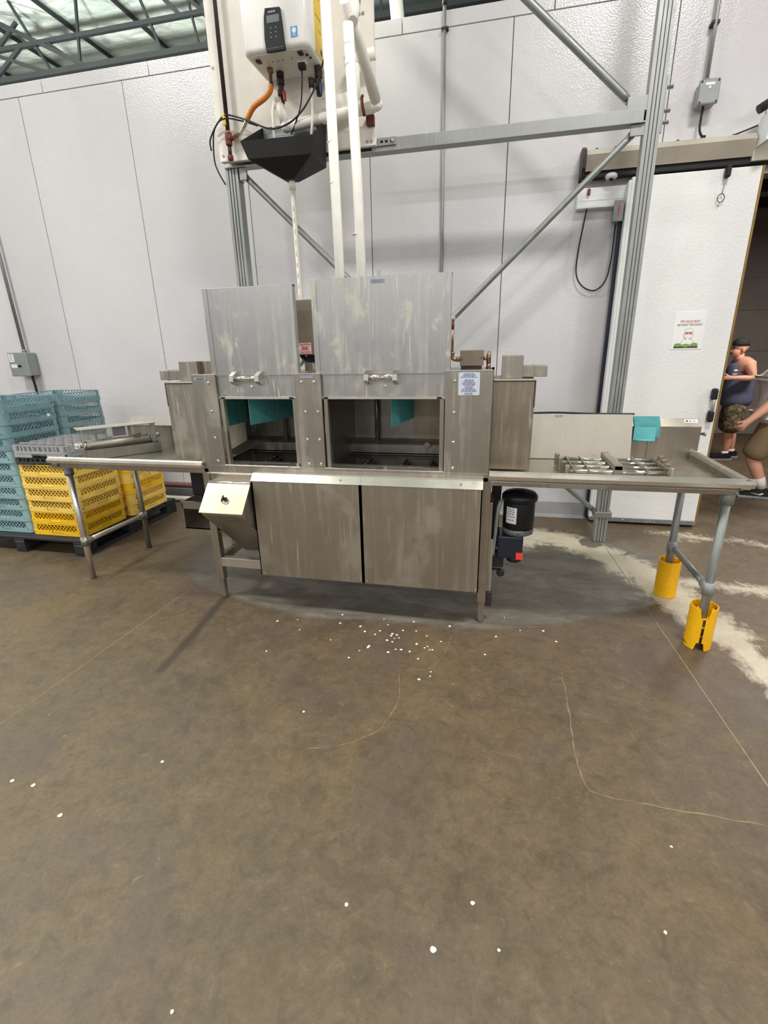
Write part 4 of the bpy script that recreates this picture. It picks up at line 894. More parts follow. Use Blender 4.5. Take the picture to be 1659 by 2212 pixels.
# lower frame
for x0, x1, y0, y1 in ((-1.678, -1.632, 2.498, 2.545), (-1.678, -1.632, 3.06, 3.107), (-0.05, -0.004, 2.498, 2.545), (-0.05, -0.004, 3.06, 3.107)):
    bm = NB(); box(bm, x0, x1, y0, y1, 0.13, 0.86, 0.003); lg = D('leg', bm, 'steel_panel')
    bm = NB(); box(bm, x0+0.006, x1-0.006, y0+0.006, y1-0.006, 0.018, 0.13, 0.003); lathe(bm, [(0.018, 0), (0.016, 0.02)], ((x0+x1)/2, (y0+y1)/2, 0.0005), 'z', 12); obj('foot', bm, 'beige_box', lg)
bm = NB(); box(bm, -1.63, -0.05, 2.50, 2.54, 0.785, 0.828, 0.003); fr = D('frame_rail', bm, 'steel_panel'); bm = NB(); box(bm, -1.64, -1.32, 2.488, 2.545, 0.828, 0.836, 0.002); obj('rail_lip', bm, 'steel_bright', fr)
bm = NB(); box(bm, -1.632, -0.05, 2.50, 2.545, 0.225, 0.285, 0.003); D('frame_rail', bm, 'steel_dull')
bm = NB(); box(bm, -1.672, -1.64, 2.54, 3.06, 0.235, 0.285, 0.003); D('frame_rail', bm, 'steel_brown'); bm = NB(); box(bm, -0.045, -0.01, 2.54, 3.06, 0.235, 0.285, 0.003); D('frame_rail', bm, 'steel_panel')
bm = NB(); box(bm, -1.30, -0.06, 2.56, 3.06, 0.32, 0.44, 0.01); D('tank', bm, 'steel_in')  # unseen box added to keep the space behind the panels dark
# two big lower panels
for x0, x1 in ((-1.324, -0.692), (-0.687, -0.046)):
    bm = NB(); prism(bm, [(2.42, 0.233), (2.42, 0.818), (2.428, 0.822), (2.44, 0.818), (2.44, 0.24), (2.495, 0.24), (2.495, 0.233)], 'x', x0, x1); p_ = D('access_panel', bm, 'steel_panel')
    bm = NB(); prism(bm, [(2.417, 0.815), (2.452, 0.852), (2.495, 0.852), (2.495, 0.84), (2.455, 0.84), (2.43, 0.812)], 'x', x0-0.002, x1+0.002); obj('top_lip', bm, 'steel_bright', p_)
    bm = NB()
    for x in (x0+0.02, x1-0.012): lathe(bm, [(0.006, 0), (0.004, -0.004)], (x, 2.42, 0.248), 'y', 8)
    lathe(bm, [(0.007, 0), (0.005, -0.003)], (x1-0.11, 2.432, 0.835), 'y', 8); obj('screw', bm, 'screw', p_)
    for k, e in enumerate((x0, x1)):
        bm = NB(); box(bm, e if k == 0 else e-0.006, e+0.006 if k == 0 else e, 2.42, 2.495, 0.233, 0.815); obj('side_return', bm, 'steel_panel', p_)
# scrap chute
bm = NB(); X0, X1 = -1.592, -1.336
prism(bm, [(2.425, 0.778), (2.302, 0.648), (2.305, 0.636), (2.72, 0.25), (2.72, 0.80), (2.50, 0.80)], 'x', X0+0.006, X1-0.004); ch = D('scrap_chute', bm, 'steel_panel')
bm = NB(); sheet(bm, [(X0-0.004, 2.292, 0.652), (X1+0.006, 2.292, 0.652), (X1+0.006, 2.418, 0.789), (X0-0.004, 2.418, 0.789)], 0.006); ld = obj('chute_lid', bm, 'steel_lid', ch)
bm = NB(); tube(bm, [(X0-0.002, 2.425, 0.796), (X1+0.004, 2.425, 0.796)], 0.009, 10); box(bm, X0-0.002, X1+0.004, 2.425, 2.50, 0.792, 0.80, 0.002); obj('hinge', bm, 'steel_bright', ch)
bm = NB(); c0 = Vector((-1.465, 2.343, 0.722)); n_ = Vector((0, -0.735, 0.678)); u_ = Vector((0, -0.678, -0.735))
ringp = [c0+n_*0.012+Vector((0.012*math.cos(a), 0, 0))+u_*(0.016*math.sin(a))+n_*0.014*math.cos(a) for a in [2*PI*i/24 for i in range(25)]]
tube(bm, ringp, 0.0035, 6, cap=False); box(bm, -1.462, -1.44, 2.33, 2.345, 0.716, 0.735, 0.002); obj('pull_ring', bm, 'iron', ch)
# drain tray sticking out on the left
bm = NB(); x0, x1, y0, y1 = -2.00, -1.68, 2.70, 3.06
box(bm, x0, x1, y0, y1, 0.385, 0.392); box(bm, x0, x0+0.006, y0, y1, 0.385, 0.575); box(bm, x0, x1, y1-0.006, y1, 0.385, 0.575); box(bm, x0, x1, y0, y0+0.006, 0.525, 0.575); box(bm, x0, x1, y0, y0+0.006, 0.345, 0.392); box(bm, x0, x1, y0-0.012, y0+0.006, 0.572, 0.578)
tr = D('scrap_tray', bm, 'steel')
bm = NB(); tube(bm, [(-1.95, 2.95, 0.40), (-1.70, 2.78, 0.50)], 0.016, 8); obj('tray_bar', bm, 'steel_in', tr)
bm = NB(); sheet(bm, [(-1.83, 2.72, 0.345), (-1.68, 2.72, 0.345), (-1.68, 2.72, 0.20), (-1.69, 2.72, 0.20)], 0.004); obj('tray_gusset', bm, 'steel_dull', tr)
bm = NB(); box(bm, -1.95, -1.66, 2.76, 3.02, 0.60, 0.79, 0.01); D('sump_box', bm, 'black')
# drive motor on the right
bm = NB(); c = (0.150, 2.61, 0.0)
lathe(bm, [(0.072, 0.555), (0.080, 0.56), (0.083, 0.575), (0.083, 0.70), (0.081, 0.71), (0.081, 0.72)], c, 'z', 28); mt = D('drive_motor', bm, 'motor')
bm = NB(); lathe(bm, [(0.088, 0.712), (0.094, 0.722), (0.094, 0.742), (0.080, 0.758), (0.040, 0.768), (0.0, 0.770)][:5] + [(0.002, 0.770)], c, 'z', 28); obj('fan_cover', bm, 'motor', mt)
bm = NB(); lathe(bm, [(0.060, 0.520), (0.082, 0.532), (0.0835, 0.562)], c, 'z', 28); obj('end_bell', bm, 'motor_worn', mt, label='scuffed grey motor rim')
bm = NB()
A = [math.radians(a) for a in range(218, 262, 6)]
Lo = [bm.verts.new((c[0]+0.0843*math.cos(a), c[1]+0.0843*math.sin(a), 0.60)) for a in A]; Hi = [bm.verts.new((c[0]+0.0843*math.cos(a), c[1]+0.0843*math.sin(a), 0.69)) for a in A]
for i in range(len(A)-1): bm.faces.new((Lo[i], Lo[i+1], Hi[i+1], Hi[i]))
obj('rating_plate', bm, 'label_white', mt)
bm = NB()
for k, z in enumerate((0.68, 0.668, 0.655, 0.64, 0.62)):
    for a in (226, 236, 246): 
        a0 = math.radians(a+k % 2*3); p = Vector((c[0]+0.0852*math.cos(a0), c[1]+0.0852*math.sin(a0), z)); box(bm, p.x-0.004, p.x+0.004, p.y-0.001, p.y+0.001, z-0.002, z+0.002)
obj('print', bm, 'print_dark', mt)
bm = NB(); box(bm, 0.045, 0.180, 2.535, 2.69, 0.395, 0.525, 0.008); gb = D('gearbox', bm, 'navy')
bm = NB(); lathe(bm, [(0.035, 0.36), (0.040, 0.365), (0.040, 0.40)], (0.14, 2.60, 0), 'z', 18); obj('oil_cup', bm, 'navy', gb)
bm = NB(); box(bm, 0.146, 0.1805, 2.532, 2.5345, 0.395, 0.435); box(bm, 0.1798, 0.1825, 2.534, 2.57, 0.395, 0.435); obj('sticker', bm, 'red', gb, label='square red sticker')
bm = NB(); prism(bm, [(0.0, 0.83), (0.075, 0.83), (0.075, 0.80), (0.055, 0.77), (0.045, 0.40), (0.02, 0.32), (0.005, 0.32)], 'y', 2.70, 2.708); D('motor_bracket', bm, 'iron')
bm = NB(); tube(bm, smoothpath([(0.07, 2.60, 0.72), (0.045, 2.57, 0.70), (0.035, 2.56, 0.62), (0.03, 2.56, 0.50), (0.022, 2.56, 0.40)], 6), 0.010, 10); D('motor_cable', bm, 'grey_box')
bm = NB(); box(bm, -0.006, 0.010, 2.51, 2.72, 0.20, 0.72, 0.003); D('gear_plate', bm, 'steel_panel'); bm = NB(); box(bm, 0.004, 0.022, 2.535, 2.56, 0.12, 0.50, 0.002); D('chain_guard', bm, 'steel_dull')
bm = NB(); box(bm, 0.005, 0.085, 2.60, 2.66, 0.31, 0.40, 0.004); lathe(bm, [(0.022, 0), (0.022, -0.02), (0.012, -0.024)], (0.072, 2.62, 0.275), 'y', 16); tube(bm, [(0.01, 2.62, 0.29), (0.072, 2.62, 0.29)], 0.008, 8); D('tensioner', bm, 'iron')
bm = NB(); box(bm, 0.0, 0.19, 2.62, 2.90, 0.795, 0.825, 0.004); D('support_bar', bm, 'iron')
bm = NB(); box(bm, -0.004, 0.03, 2.52, 2.55, 0.10, 0.19, 0.004); D('shaft_block', bm, 'iron')

# ------------------------------------------------------------------ right dish table
dt = thing('dish_table', (0.57, 2.77, 0), 'stainless dish table right of the dishwasher with rolled rim and yellow leg guards', 'table')
bm = NB(); box(bm, -0.016, 1.12, 2.45, 3.10, 0.855, 0.862); obj('table_top', bm, 'steel_table', dt)
bm = NB(); prism(bm, [(2.462, 0.855), (2.462, 0.895), (2.452, 0.905), (2.436, 0.910), (2.420, 0.903), (2.412, 0.888), (2.416, 0.870), (2.424, 0.870), (2.422, 0.886), (2.438, 0.898), (2.452, 0.890), (2.452, 0.855)], 'x', -0.016, 1.155)
obj('front_rim', bm, 'steel_bright', dt)
bm = NB(); box(bm, -0.01, 1.085, 2.44, 2.50, 0.832, 0.856, 0.002); box(bm, -0.01, 1.085, 3.02, 3.08, 0.832, 0.856, 0.002); obj('under_channel', bm, 'steel_table', dt)
bm = NB(); prism(bm, [(1.102, 0.858), (1.102, 0.892), (1.112, 0.905), (1.130, 0.910), (1.148, 0.903), (1.156, 0.888), (1.152, 0.872), (1.145, 0.872), (1.147, 0.887), (1.130, 0.899), (1.113, 0.888), (1.113, 0.858)], 'y', 2.425, 3.07)
obj('side_rim', bm, 'steel_table', dt)
bm = NB(); sphere(bm, (1.13, 3.07, 0.888), 0.023, 12); obj('rim_end', bm, 'steel_bright', dt)
bm = NB(); prism(bm, [(3.095, 0.855), (3.095, 1.045), (3.135, 1.088), (3.15, 1.082), (3.15, 1.04), (3.145, 1.04), (3.145, 1.075), (3.103, 1.036), (3.103, 0.855)], 'x', 0.19, 1.145); bs = obj('backsplash', bm, 'steel_table', dt)
bm = NB(); box(bm, 0.875, 0.877, 3.0935, 3.0955, 0.86, 1.04); obj('weld_line', bm, 'iron', bs)
bm = NB(); sheet(bm, [(1.06, 3.1125, 1.066), (1.128, 3.1125, 1.066), (1.128, 3.1275, 1.0825), (1.06, 3.1275, 1.0825)], -0.002); lb = obj('label', bm, 'label_white', bs)
bm = NB(); sheet(bm, [(1.066, 3.1155, 1.070), (1.078, 3.1155, 1.070), (1.078, 3.1237, 1.079), (1.066, 3.1237, 1.079)], -0.0045); sheet(bm, [(1.083, 3.117, 1.072), (1.096, 3.117, 1.072), (1.096, 3.121, 1.0765), (1.083, 3.121, 1.0765)], -0.0045); sheet(bm, [(1.105, 3.117, 1.072), (1.115, 3.117, 1.072), (1.115, 3.121, 1.0765), (1.105, 3.121, 1.0765)], -0.0045); obj('print', bm, 'print_dark', bs)
bm = NB(); lathe(bm, [(0.008, 0), (0.008, 0.03), (0.014, 0.03), (0.014, 0.04)], (1.145, 3.13, 1.0), 'x', 8); obj('bolt', bm, 'screw', bs)
for y, gs in ((2.49, 0), (3.05, 0)):
    bm = NB(); tube(bm, [(1.085, y, 0.845), (1.085, y, 0.002)], 0.0205, 14); lg = obj('leg', bm, 'galv_pale', dt)
    bm = NB(); lathe(bm, [(0.029, 0), (0.029, 0.05), (0.026, 0.055)], (1.085, y, 0.775), 'z', 16); lathe(bm, [(0.04, 0), (0.04, 0.006)], (1.085, y, 0.826), 'z', 16); obj('socket', bm, 'galv_pale', lg)
    bm = NB(); lathe(bm, [(0.027, 0), (0.027, 0.07)], (1.085, y, 0.295), 'z', 16); tube(bm, [(1.085, y, 0.33), (1.085, y+(0.06 if y < 2.7 else -0.06), 0.33)], 0.025, 12); obj('tee_clamp', bm, 'grey_box', lg)
bm = NB(); tube(bm, [(1.085, 2.5, 0.33), (1.085, 3.04, 0.33)], 0.017, 12); obj('cross_bar', bm, 'galv', dt)

# yellow rolled guards on the legs: wrapped sheets with curled-in ends
def guard(cx, cy, slit, label, logo):
    t = thing('leg_guard', (cx, cy, 0), label, 'guard')
    h = 0.235; R = 0.062; n = 40; path = []
    gap = 0.10
    for i in range(n+1):
        a = slit+gap+(2*PI-2*gap)*i/n; path.append((cx+R*math.cos(a), cy+R*math.sin(a)))
    s = [(cx+R*math.cos(slit+gap)+0, cy+R*math.sin(slit+gap))]
    for e, sg in ((0, 1), (1, -1)):
        a0 = slit+gap if e == 0 else slit-gap; px, py = cx+R*math.cos(a0), cy+R*math.sin(a0)
        rad = Vector((math.cos(a0), math.sin(a0), 0)); tan = Vector((-rad.y, rad.x, 0))*sg; curl = []
        for k in range(1, 9):
            q = Vector((px, py, 0)) - rad*(0.030*k/8) + tan*(0.018*math.sin(PI*k/9)+0.020*k/9); curl.append((q.x, q.y))
        if e == 0: path = curl[::-1]+path
        else: path = path+curl
    bm = NB(); th = 0.004; notch = 0.05
    N = len(path); cols = []
    for i, (x, y) in enumerate(path):
        p, q = path[max(i-1, 0)], path[min(i+1, N-1)]; d = Vector((q[0]-p[0], q[1]-p[1], 0)).normalized(); nn = Vector((-d.y, d.x, 0))*th
        edge = min(i, N-1-i); inner = edge < 10
        zt, zb = (h-notch, 0.045) if inner and edge >= 5 else (h, 0.002)
        cols.append([bm.verts.new((x, y, zb)), bm.verts.new((x, y, zt)), bm.verts.new((x+nn.x, y+nn.y, zt)), bm.verts.new((x+nn.x, y+nn.y, zb))])
    for a, b in zip(cols, cols[1:]):
        for k in range(4): f = bm.faces.new((a[k], b[k], b[(k+1) % 4], a[(k+1) % 4]))
    bm.faces.new(cols[0]); bm.faces.new(cols[-1][::-1])
    obj('guard_shell', bm, 'yellow_guard', t)
    bm = NB(); rr = [(0.024, 0.05), (0.024, h-0.05)]
    for k in range(3): lathe(bm, [(0.0225, 0), (0.032, 0.002), (0.032, 0.006), (0.0225, 0.008)], (cx, cy, 0.06+0.05*k), 'z', 14)
    obj('inner_rib', bm, 'yellow_guard', t)
    if logo:
        bm = NB(); a0 = slit-1.35
        for da, w_, hh in ((0, .010, .008), (.28, .006, .004)):
            p = Vector((cx+R*1.0*math.cos(a0+da), cy+R*math.sin(a0+da), 0.024)); tg = Vector((-math.sin(a0+da), math.cos(a0+da), 0)); ot = Vector((math.cos(a0+da), math.sin(a0+da), 0))*0.0048
            vs = [bm.verts.new(p+tg*sx_*w_+ot+Vector((0, 0, sz_*hh*0.5))) for sx_, sz_ in ((-1, -1), (1, -1), (1, 1), (-1, 1))]; bm.faces.new(vs)
        obj('print', bm, 'print_dark', t)
    return t
guard(1.085, 2.49, math.radians(-101), 'front yellow plastic guard with dark slit wrapped round the table leg', 1)
guard(1.095, 3.06, math.radians(75), 'rear yellow plastic guard wrapped round the far leg of the right table', 0)

# loose steel cover leaning on the backsplash, teal curtain hung over it, pawl bar frame on the table
t = thing('cover_plate', (0.49, 3.02, 0.863), 'pale steel cover plate leaning on the backsplash of the right table', 'plate')
bm = NB(); sheet(bm, [(0.205, 2.985, 0.864), (0.765, 2.985, 0.864), (0.765, 3.045, 1.118), (0.205, 3.045, 1.118)], 0.006); pl = obj('plate', bm, 'steel_dull', t)
bm = NB(); tube(bm, smoothpath([(0.200, 3.05, 1.122), (0.35, 3.052, 1.126), (0.55, 3.05, 1.121), (0.772, 3.05, 1.120)], 5), [0.006]*16, 8); obj('edge_gasket', bm, 'black_rubber', t, label='black rubber edging')
bm = NB(); box(bm, 0.345, 0.385, 3.03, 3.046, 1.108, 1.114, 0.002); obj('clip', bm, 'chrome', t)
t = thing('curtain_strip', (0.84, 3.09, 0.96), 'folded teal rubber curtain draped over the right backsplash', 'curtain')
bm = NB(); prof = [(3.083, 0.985), (3.084, 1.046), (3.126, 1.092), (3.137, 1.098), (3.156, 1.095), (3.162, 1.03)]
A = [[bm.verts.new((x, y-0.004*(1 if x < 0.8 else 0.4), z)) for y, z in prof] for x in (0.790, 0.82, 0.86, 0.905, 0.930)]
for a, b in zip(A, A[1:]):
    for i in range(len(prof)-1): bm.faces.new((a[i], b[i], b[i+1], a[i+1])).smooth = True
r_ = bmesh.ops.solidify(bm, geom=bm.faces[:], thickness=0.004); obj('upper_fold', bm, 'teal', t)
bm = NB(); sheet(bm, [(0.788, 3.074, 0.968), (0.905, 3.072, 0.968), (0.905, 3.076, 1.044), (0.788, 3.076, 1.044)], 0.004); tube(bm, [(0.788, 3.072, 0.968), (0.905, 3.07, 0.966)], 0.006, 8); obj('lower_fold', bm, 'teal', t)
t = thing('pawl_bar', (0.6, 2.6, 0.863), 'steel conveyor pawl frame of four rods lying on the right table', 'conveyor part')
for k in range(4):
    y = 2.80-0.095*k; z = 0.905
    bm = NB(); tube(bm, [(0.345+0.006*k, y, z), (0.860-0.012*k, y, z)], 0.0105, 10); obj('rod', bm, 'chrome', t)
    for x in (0.345+0.006*k, 0.868-0.012*k):
        bm = NB(); box(bm, x-0.012, x+0.012, y-0.012, y+0.012, 0.866, 0.935, 0.005); obj('pawl', bm, 'steel_brown', t)
for x in (0.39, 0.46, 0.73, 0.83):
    bm = NB(); box(bm, x-0.003, x+0.003, 2.50, 2.815, 0.888, 0.922, 0.001); obj('link_plate', bm, 'steel', t)
bm = NB(); box(bm, 0.575, 0.615, 2.49, 2.83, 0.918, 0.942, 0.003); box(bm, 0.575, 0.615, 2.49, 2.50, 0.866, 0.942, 0.002); box(bm, 0.575, 0.615, 2.82, 2.83, 0.866, 0.942, 0.002); obj('centre_bar', bm, 'steel', t)

# ------------------------------------------------------------------ left dish table
lt = thing('dish_table', (-2.2, 2.78, 0), 'stainless dish table left of the dishwasher in front of the rack pallet', 'table')
bm = NB(); box(bm, -2.72, -1.66, 2.50, 3.10, 0.850, 0.857); obj('table_top', bm, 'steel_table', lt)
bm = NB(); prism(bm, [(2.512, 0.850), (2.512, 0.888), (2.502, 0.898), (2.486, 0.902), (2.470, 0.896), (2.462, 0.882), (2.466, 0.866), (2.474, 0.866), (2.472, 0.880), (2.488, 0.891), (2.502, 0.884), (2.502, 0.850)], 'x', -2.745, -1.655); obj('front_rim', bm, 'steel_bright', lt)
bm = NB(); box(bm, -2.70, -1.66, 2.50, 2.55, 0.826, 0.851, 0.002); box(bm, -2.74, -2.70, 2.49, 3.08, 0.832, 0.857, 0.002); obj('under_channel', bm, 'steel_table', lt)
bm = NB(); prism(bm, [(3.10, 0.850), (3.10, 1.015), (3.135, 1.065), (3.15, 1.06), (3.15, 1.02), (3.145, 1.02), (3.143, 1.05), (3.108, 1.008), (3.108, 0.850)], 'x', -2.62, -1.66); bs = obj('backsplash', bm, 'steel', lt)
bm = NB(); prism(bm, [(3.093, 1.012), (3.131, 1.070), (3.152, 1.066), (3.152, 1.060), (3.136, 1.062), (3.10, 1.008)], 'x', -2.62, -1.66); obj('rolled_lip', bm, 'steel_lip', bs)
for y, lx in ((2.60, -2.735), (3.17, -2.715)):
    bm = NB(); tube(bm, [(lx, y, 0.845), (lx, y, 0.002)], 0.0205, 14); lg = obj('leg', bm, 'steel_bright' if y < 3 else 'steel', lt)
    bm = NB(); lathe(bm, [(0.029, 0), (0.029, 0.07), (0.026, 0.075)], (lx, y, 0.755), 'z', 16); sk = obj('socket', bm, 'steel_table', lg)
    if y < 3:
        bm = NB(); A = [math.radians(a) for a in (255, 270, 285, 300, 315, 330)]
        lo_ = [bm.verts.new((lx+0.0296*math.cos(a), y+0.0296*math.sin(a), 0.768)) for a in A]; hi_ = [bm.verts.new((lx+0.0296*math.cos(a), y+0.0296*math.sin(a), 0.800)) for a in A]
        for i in range(len(A)-1): bm.faces.new((lo_[i], lo_[i+1], hi_[i+1], hi_[i]))
        obj('sticker', bm, 'print_blue', lg)
    bm = NB(); lathe(bm, [(0.027, 0), (0.027, 0.06)], (lx, y, 0.25), 'z', 16); tube(bm, [(lx, y, 0.28), (lx, y+(0.05 if y < 3 else -0.05), 0.28)], 0.024, 12); obj('tee_clamp', bm, 'steel', lg)
bm = NB(); tube(bm, [(-2.735, 2.61, 0.28), (-2.715, 3.16, 0.28)], 0.0165, 12); obj('cross_bar', bm, 'steel_dull', lt)

# scrap screen unit standing on the left table, set slantwise
t = thing('scrap_screen', (-2.40, 2.66, 0.858), 'steel tray with roller and wire mesh hood standing slantwise on the left table', 'screen')
RZ = Matrix.Translation((-2.545, 2.575, 0)) @ Matrix.Rotation(math.radians(52), 4, 'Z')
def RB(bm): bmesh.ops.transform(bm, matrix=RZ, verts=bm.verts); return bm
bm = NB(); box(bm, 0, 0.46, 0.0, 0.004, 0.859, 0.925); box(bm, 0, 0.46, 0.13, 0.134, 0.859, 0.925); box(bm, 0, 0.004, 0, 0.134, 0.859, 0.925); box(bm, 0.456, 0.46, 0, 0.134, 0.859, 0.925); box(bm, 0, 0.46, 0, 0.134, 0.859, 0.863); box(bm, -0.012, 0.004, 0.0, 0.134, 0.921, 0.927); obj('tray', RB(bm), 'steel', t)
bm = NB(); tube(bm, [(0.02, 0.055, 0.952), (0.40, 0.055, 0.952)], 0.028, 16); rl = obj('roller', RB(bm), 'steel_dull', t)
bm = NB(); tube(bm, [(-0.05, 0.055, 0.952), (0.0, 0.055, 0.952)], 0.018, 14); tube(bm, [(0.0, 0.055, 0.952), (0.022, 0.055, 0.952)], 0.026, 14); tube(bm, [(0.40, 0.055, 0.952), (0.47, 0.055, 0.972)], 0.016, 12); obj('roller_shaft', RB(bm), 'chrome', t)
bm = NB(); box(bm, -0.02, 0.45, 0.02, 0.16, 1.052, 1.058, 0.001); obj('hood_plate', RB(bm), 'steel_dull', t)
bm = NB(); box(bm, 0.0, 0.006, 0.03, 0.06, 0.935, 1.052, 0.001); obj('post', RB(bm), 'steel_bright', t)
bm = NB(); box(bm, 0.09, 0.10, 0.125, 0.15, 0.925, 1.052, 0.001); obj('post', RB(bm), 'steel_dull', t)
bm = NB(); box(bm, 0.415, 0.445, 0.03, 0.034, 0.925, 1.052); box(bm, 0.441, 0.445, 0.03, 0.15, 0.925, 1.052); obj('end_plate', RB(bm), 'steel', t)
bm = NB()
for k in range(54): box(bm, 0.01+0.0075*k, 0.0115+0.0075*k, 0.034, 0.0355, 0.985, 1.052)
for k in range(10): box(bm, 0.008, 0.415, 0.034, 0.0355, 0.986+0.0068*k, 0.9874+0.0068*k)
obj('wire_mesh', RB(bm), 'wire', t, kind='stuff')
bm = NB(); box(bm, 0.19, 0.27, 0.09, 0.096, 0.985, 1.045, 0.001); box(bm, 0.285, 0.30, 0.06, 0.10, 0.93, 1.05, 0.001); obj('baffle', RB(bm), 'label_grey', t)
bm = NB(); prism(bm, [(0.30, 0.99), (0.35, 1.0), (0.345, 0.965), (0.32, 0.94), (0.305, 0.965)], 'y', 0.03, 0.045); obj('wing_bolt', RB(bm), 'brass', t)

# ------------------------------------------------------------------ pallet with racks
pa = thing('pallet', (-3.65, 3.45, 0), 'black plastic pallet carrying the stacks of dish racks by the wall', 'pallet')
PX0, PX1, PY0, PY1 = -4.32, -3.085, 2.90, 4.09
for k in range(7):
    bm = NB(); y = PY0+(PY1-PY0)*k/7; box(bm, PX0, PX1, y+0.01, y+(PY1-PY0)/7-0.01, 0.112, 0.135, 0.004, 1); obj('deck_board', bm, 'pallet', pa)
for k in range(3):
    bm = NB(); x = PX0+(PX1-PX0-0.1)*k/2; box(bm, x, x+0.1, PY0+0.01, PY1-0.01, 0.095, 0.112, 0.003, 1); obj('stringer', bm, 'pallet', pa)
    bm = NB(); box(bm, x, x+0.1, PY0+0.01, PY1-0.01, 0.001, 0.020, 0.003, 1); obj('bottom_board', bm, 'pallet', pa)
    for j in range(3):
        bm = NB(); y = PY0+0.005+(PY1-PY0-0.15)*j/2; box(bm, x+0.004, x+0.096, y, y+0.14, 0.020, 0.095, 0.006, 1); obj('block', bm, 'pallet', pa)

def rack_proto(mat, notch=True):
    """one open dish rack 0.5 m square: solid band with hand slots, diamond lattice sides, corner posts, grid floor"""
    t = thing('dish_rack', (0, 0, 0)); W = 0.25; hb = 0.041; H = 0.097
    bm = NB(); out = rrect(-W, W, -W, W, 0.045, 5); inn = rrect(-W+0.007, W-0.007, -W+0.007, W-0.007, 0.040, 5)
    def ring(lo, hi, o, i):
        A = [[bm.verts.new((x, y, z)) for x, y in r] for r, z in ((o, lo), (o, hi), (i, hi), (i, lo))]
        n = len(o)
        for a, b in zip(A, A[1:]+A[:1]):
            for k in range(n):
                f = bm.faces.new((a[k], a[(k+1) % n], b[(k+1) % n], b[k]))
    ring(0.003, 0.026, out, inn)
    for r in range(4):                       # upper half of the band, broken by a hand slot on each side
        R4 = Matrix.Rotation(PI/2*r, 4, 'Z')
        for x0, x1 in ((-W+0.04, -0.055), (0.055, W-0.04)): box(bm, x0, x1, -W, -W+0.007, 0.026, hb, rot=R4)
        box(bm, -0.055, 0.055, -W+0.010, -W+0.016, 0.020, hb, rot=R4); box(bm, -0.06, 0.06, -W-0.002, -W+0.010, 0.022, 0.026, rot=R4)
    def corner(lo, hi, w_=0.052, ins=0.0):
        n = 6
        for r in range(4):
            R4 = Matrix.Rotation(PI/2*r, 3, 'Z'); o = [(-W+w_, -W)]+[(-W+0.045+0.045*math.cos(math.radians(270-18*k)), -W+0.045+0.045*math.sin(math.radians(270-18*k))) for k in range(n)]+[(-W, -W+w_)]
            i = [(-W+w_, -W+0.006)]+[(-W+0.045+0.039*math.cos(math.radians(270-18*k)), -W+0.045+0.039*math.sin(math.radians(270-18*k))) for k in range(n)]+[(-W+0.006, -W+w_)]
            A = [[bm.verts.new(R4 @ Vector((x*(1-ins), y*(1-ins), z))) for x, y in L] for L, z in ((o, lo), (o, hi), (i, hi), (i, lo))]
            for a, b in zip(A, A[1:]+A[:1]):
                for k in range(len(o)-1): bm.faces.new((a[k], a[k+1], b[k+1], b[k]))
            bm.faces.new([c[0] for c in A]); bm.faces.new([c[-1] for c in A][::-1])
    corner(0.026, hb)
    obj('band', bm, mat, t)
    bm = NB(); corner(hb, H-0.001, 0.056, 0.012); obj('corner_post', bm, mat, t)
    bm = NB(); zl, zh, y = hb-0.002, H-0.004, -W+0.008
    n = 12; span = 0.40; x0 = -span/2
    for s in (1, -1):
        for k in range(-2, n):
            xa = x0+span*k/n; xb = xa+0.05
            if s < 0: xa, xb = xb, xa
            za, zb = zl, zh
            lo, hi = x0, -x0
            pts = []
            for xx, zz, xo, zo in ((xa, za, xb, zb), (xb, zb, xa, za)):
                if xx < lo: tt = (lo-xx)/(xo-xx); xx, zz = lo, zz+(zo-zz)*tt
                if xx > hi: tt = (hi-xx)/(xo-xx); xx, zz = hi, zz+(zo-zz)*tt
                pts.append((xx, zz))
            if abs(pts[0][0]-pts[1][0]) < 0.004: continue
            tube(bm, [(pts[0][0], y+0.003*s, pts[0][1]), (pts[1][0], y+0.003*s, pts[1][1])], 0.0026, 4, smooth=False, cap=False)
    box(bm, x0, -x0, -W+0.004, -W+0.012, H-0.008, H-0.001)
    l0 = obj('lattice_side', bm, mat, t)
    for r in range(1, 4):
        c = l0.copy(); COL.objects.link(c); c.rotation_euler = (0, 0, PI/2*r)
    bm = NB()
    for k in range(9): box(bm, -W+0.02, W-0.02, -0.2+0.05*k-0.003, -0.2+0.05*k+0.003, 0.006, 0.014)
    for k in range(9): box(bm, -0.2+0.05*k-0.003, -0.2+0.05*k+0.003, -W+0.02, W-0.02, 0.006, 0.014)
    obj('floor_grid', bm, mat, t)
    return t
ORD = ['lowest', 'second', 'third', 'fourth', 'fifth', 'sixth', 'seventh', 'eighth', 'ninth', 'tenth', 'topmost']
protos = {m: rack_proto(m) for m in ('y1', 'y2', 'b1', 'b2')}
used = set(); rr = random.Random(11)
def stack(cx, cy, mats, what, group):
    kids(None)
    for k, m in enumerate(mats):
        p = protos[m]
        o = p if m not in used else copy_tree(p)
        used.add(m)
        if o is p: pass
        kids(None)
        o.location = (cx+rr.uniform(-.004, .004), cy+rr.uniform(-.004, .004), 0.136+0.0965*k); o.rotation_euler = (0, 0, math.radians(rr.uniform(-.5, .5)))
        n = len(mats); nm = 'topmost' if k == n-1 else ORD[k]
        low = 'lowest' if k == 0 else ('topmost' if k == n-1 else nm+' from the pallet')
        props(o, '%s, %s' % (what, low), 'dish rack', group)
stack(-3.885, 3.235, ['b2', 'b2', 'b2', 'b2', 'b2', 'b2', 'b2', 'b1', 'b1', 'b1', 'b1'], 'teal grey dish rack in the front blue stack', 'front stack of teal grey racks')
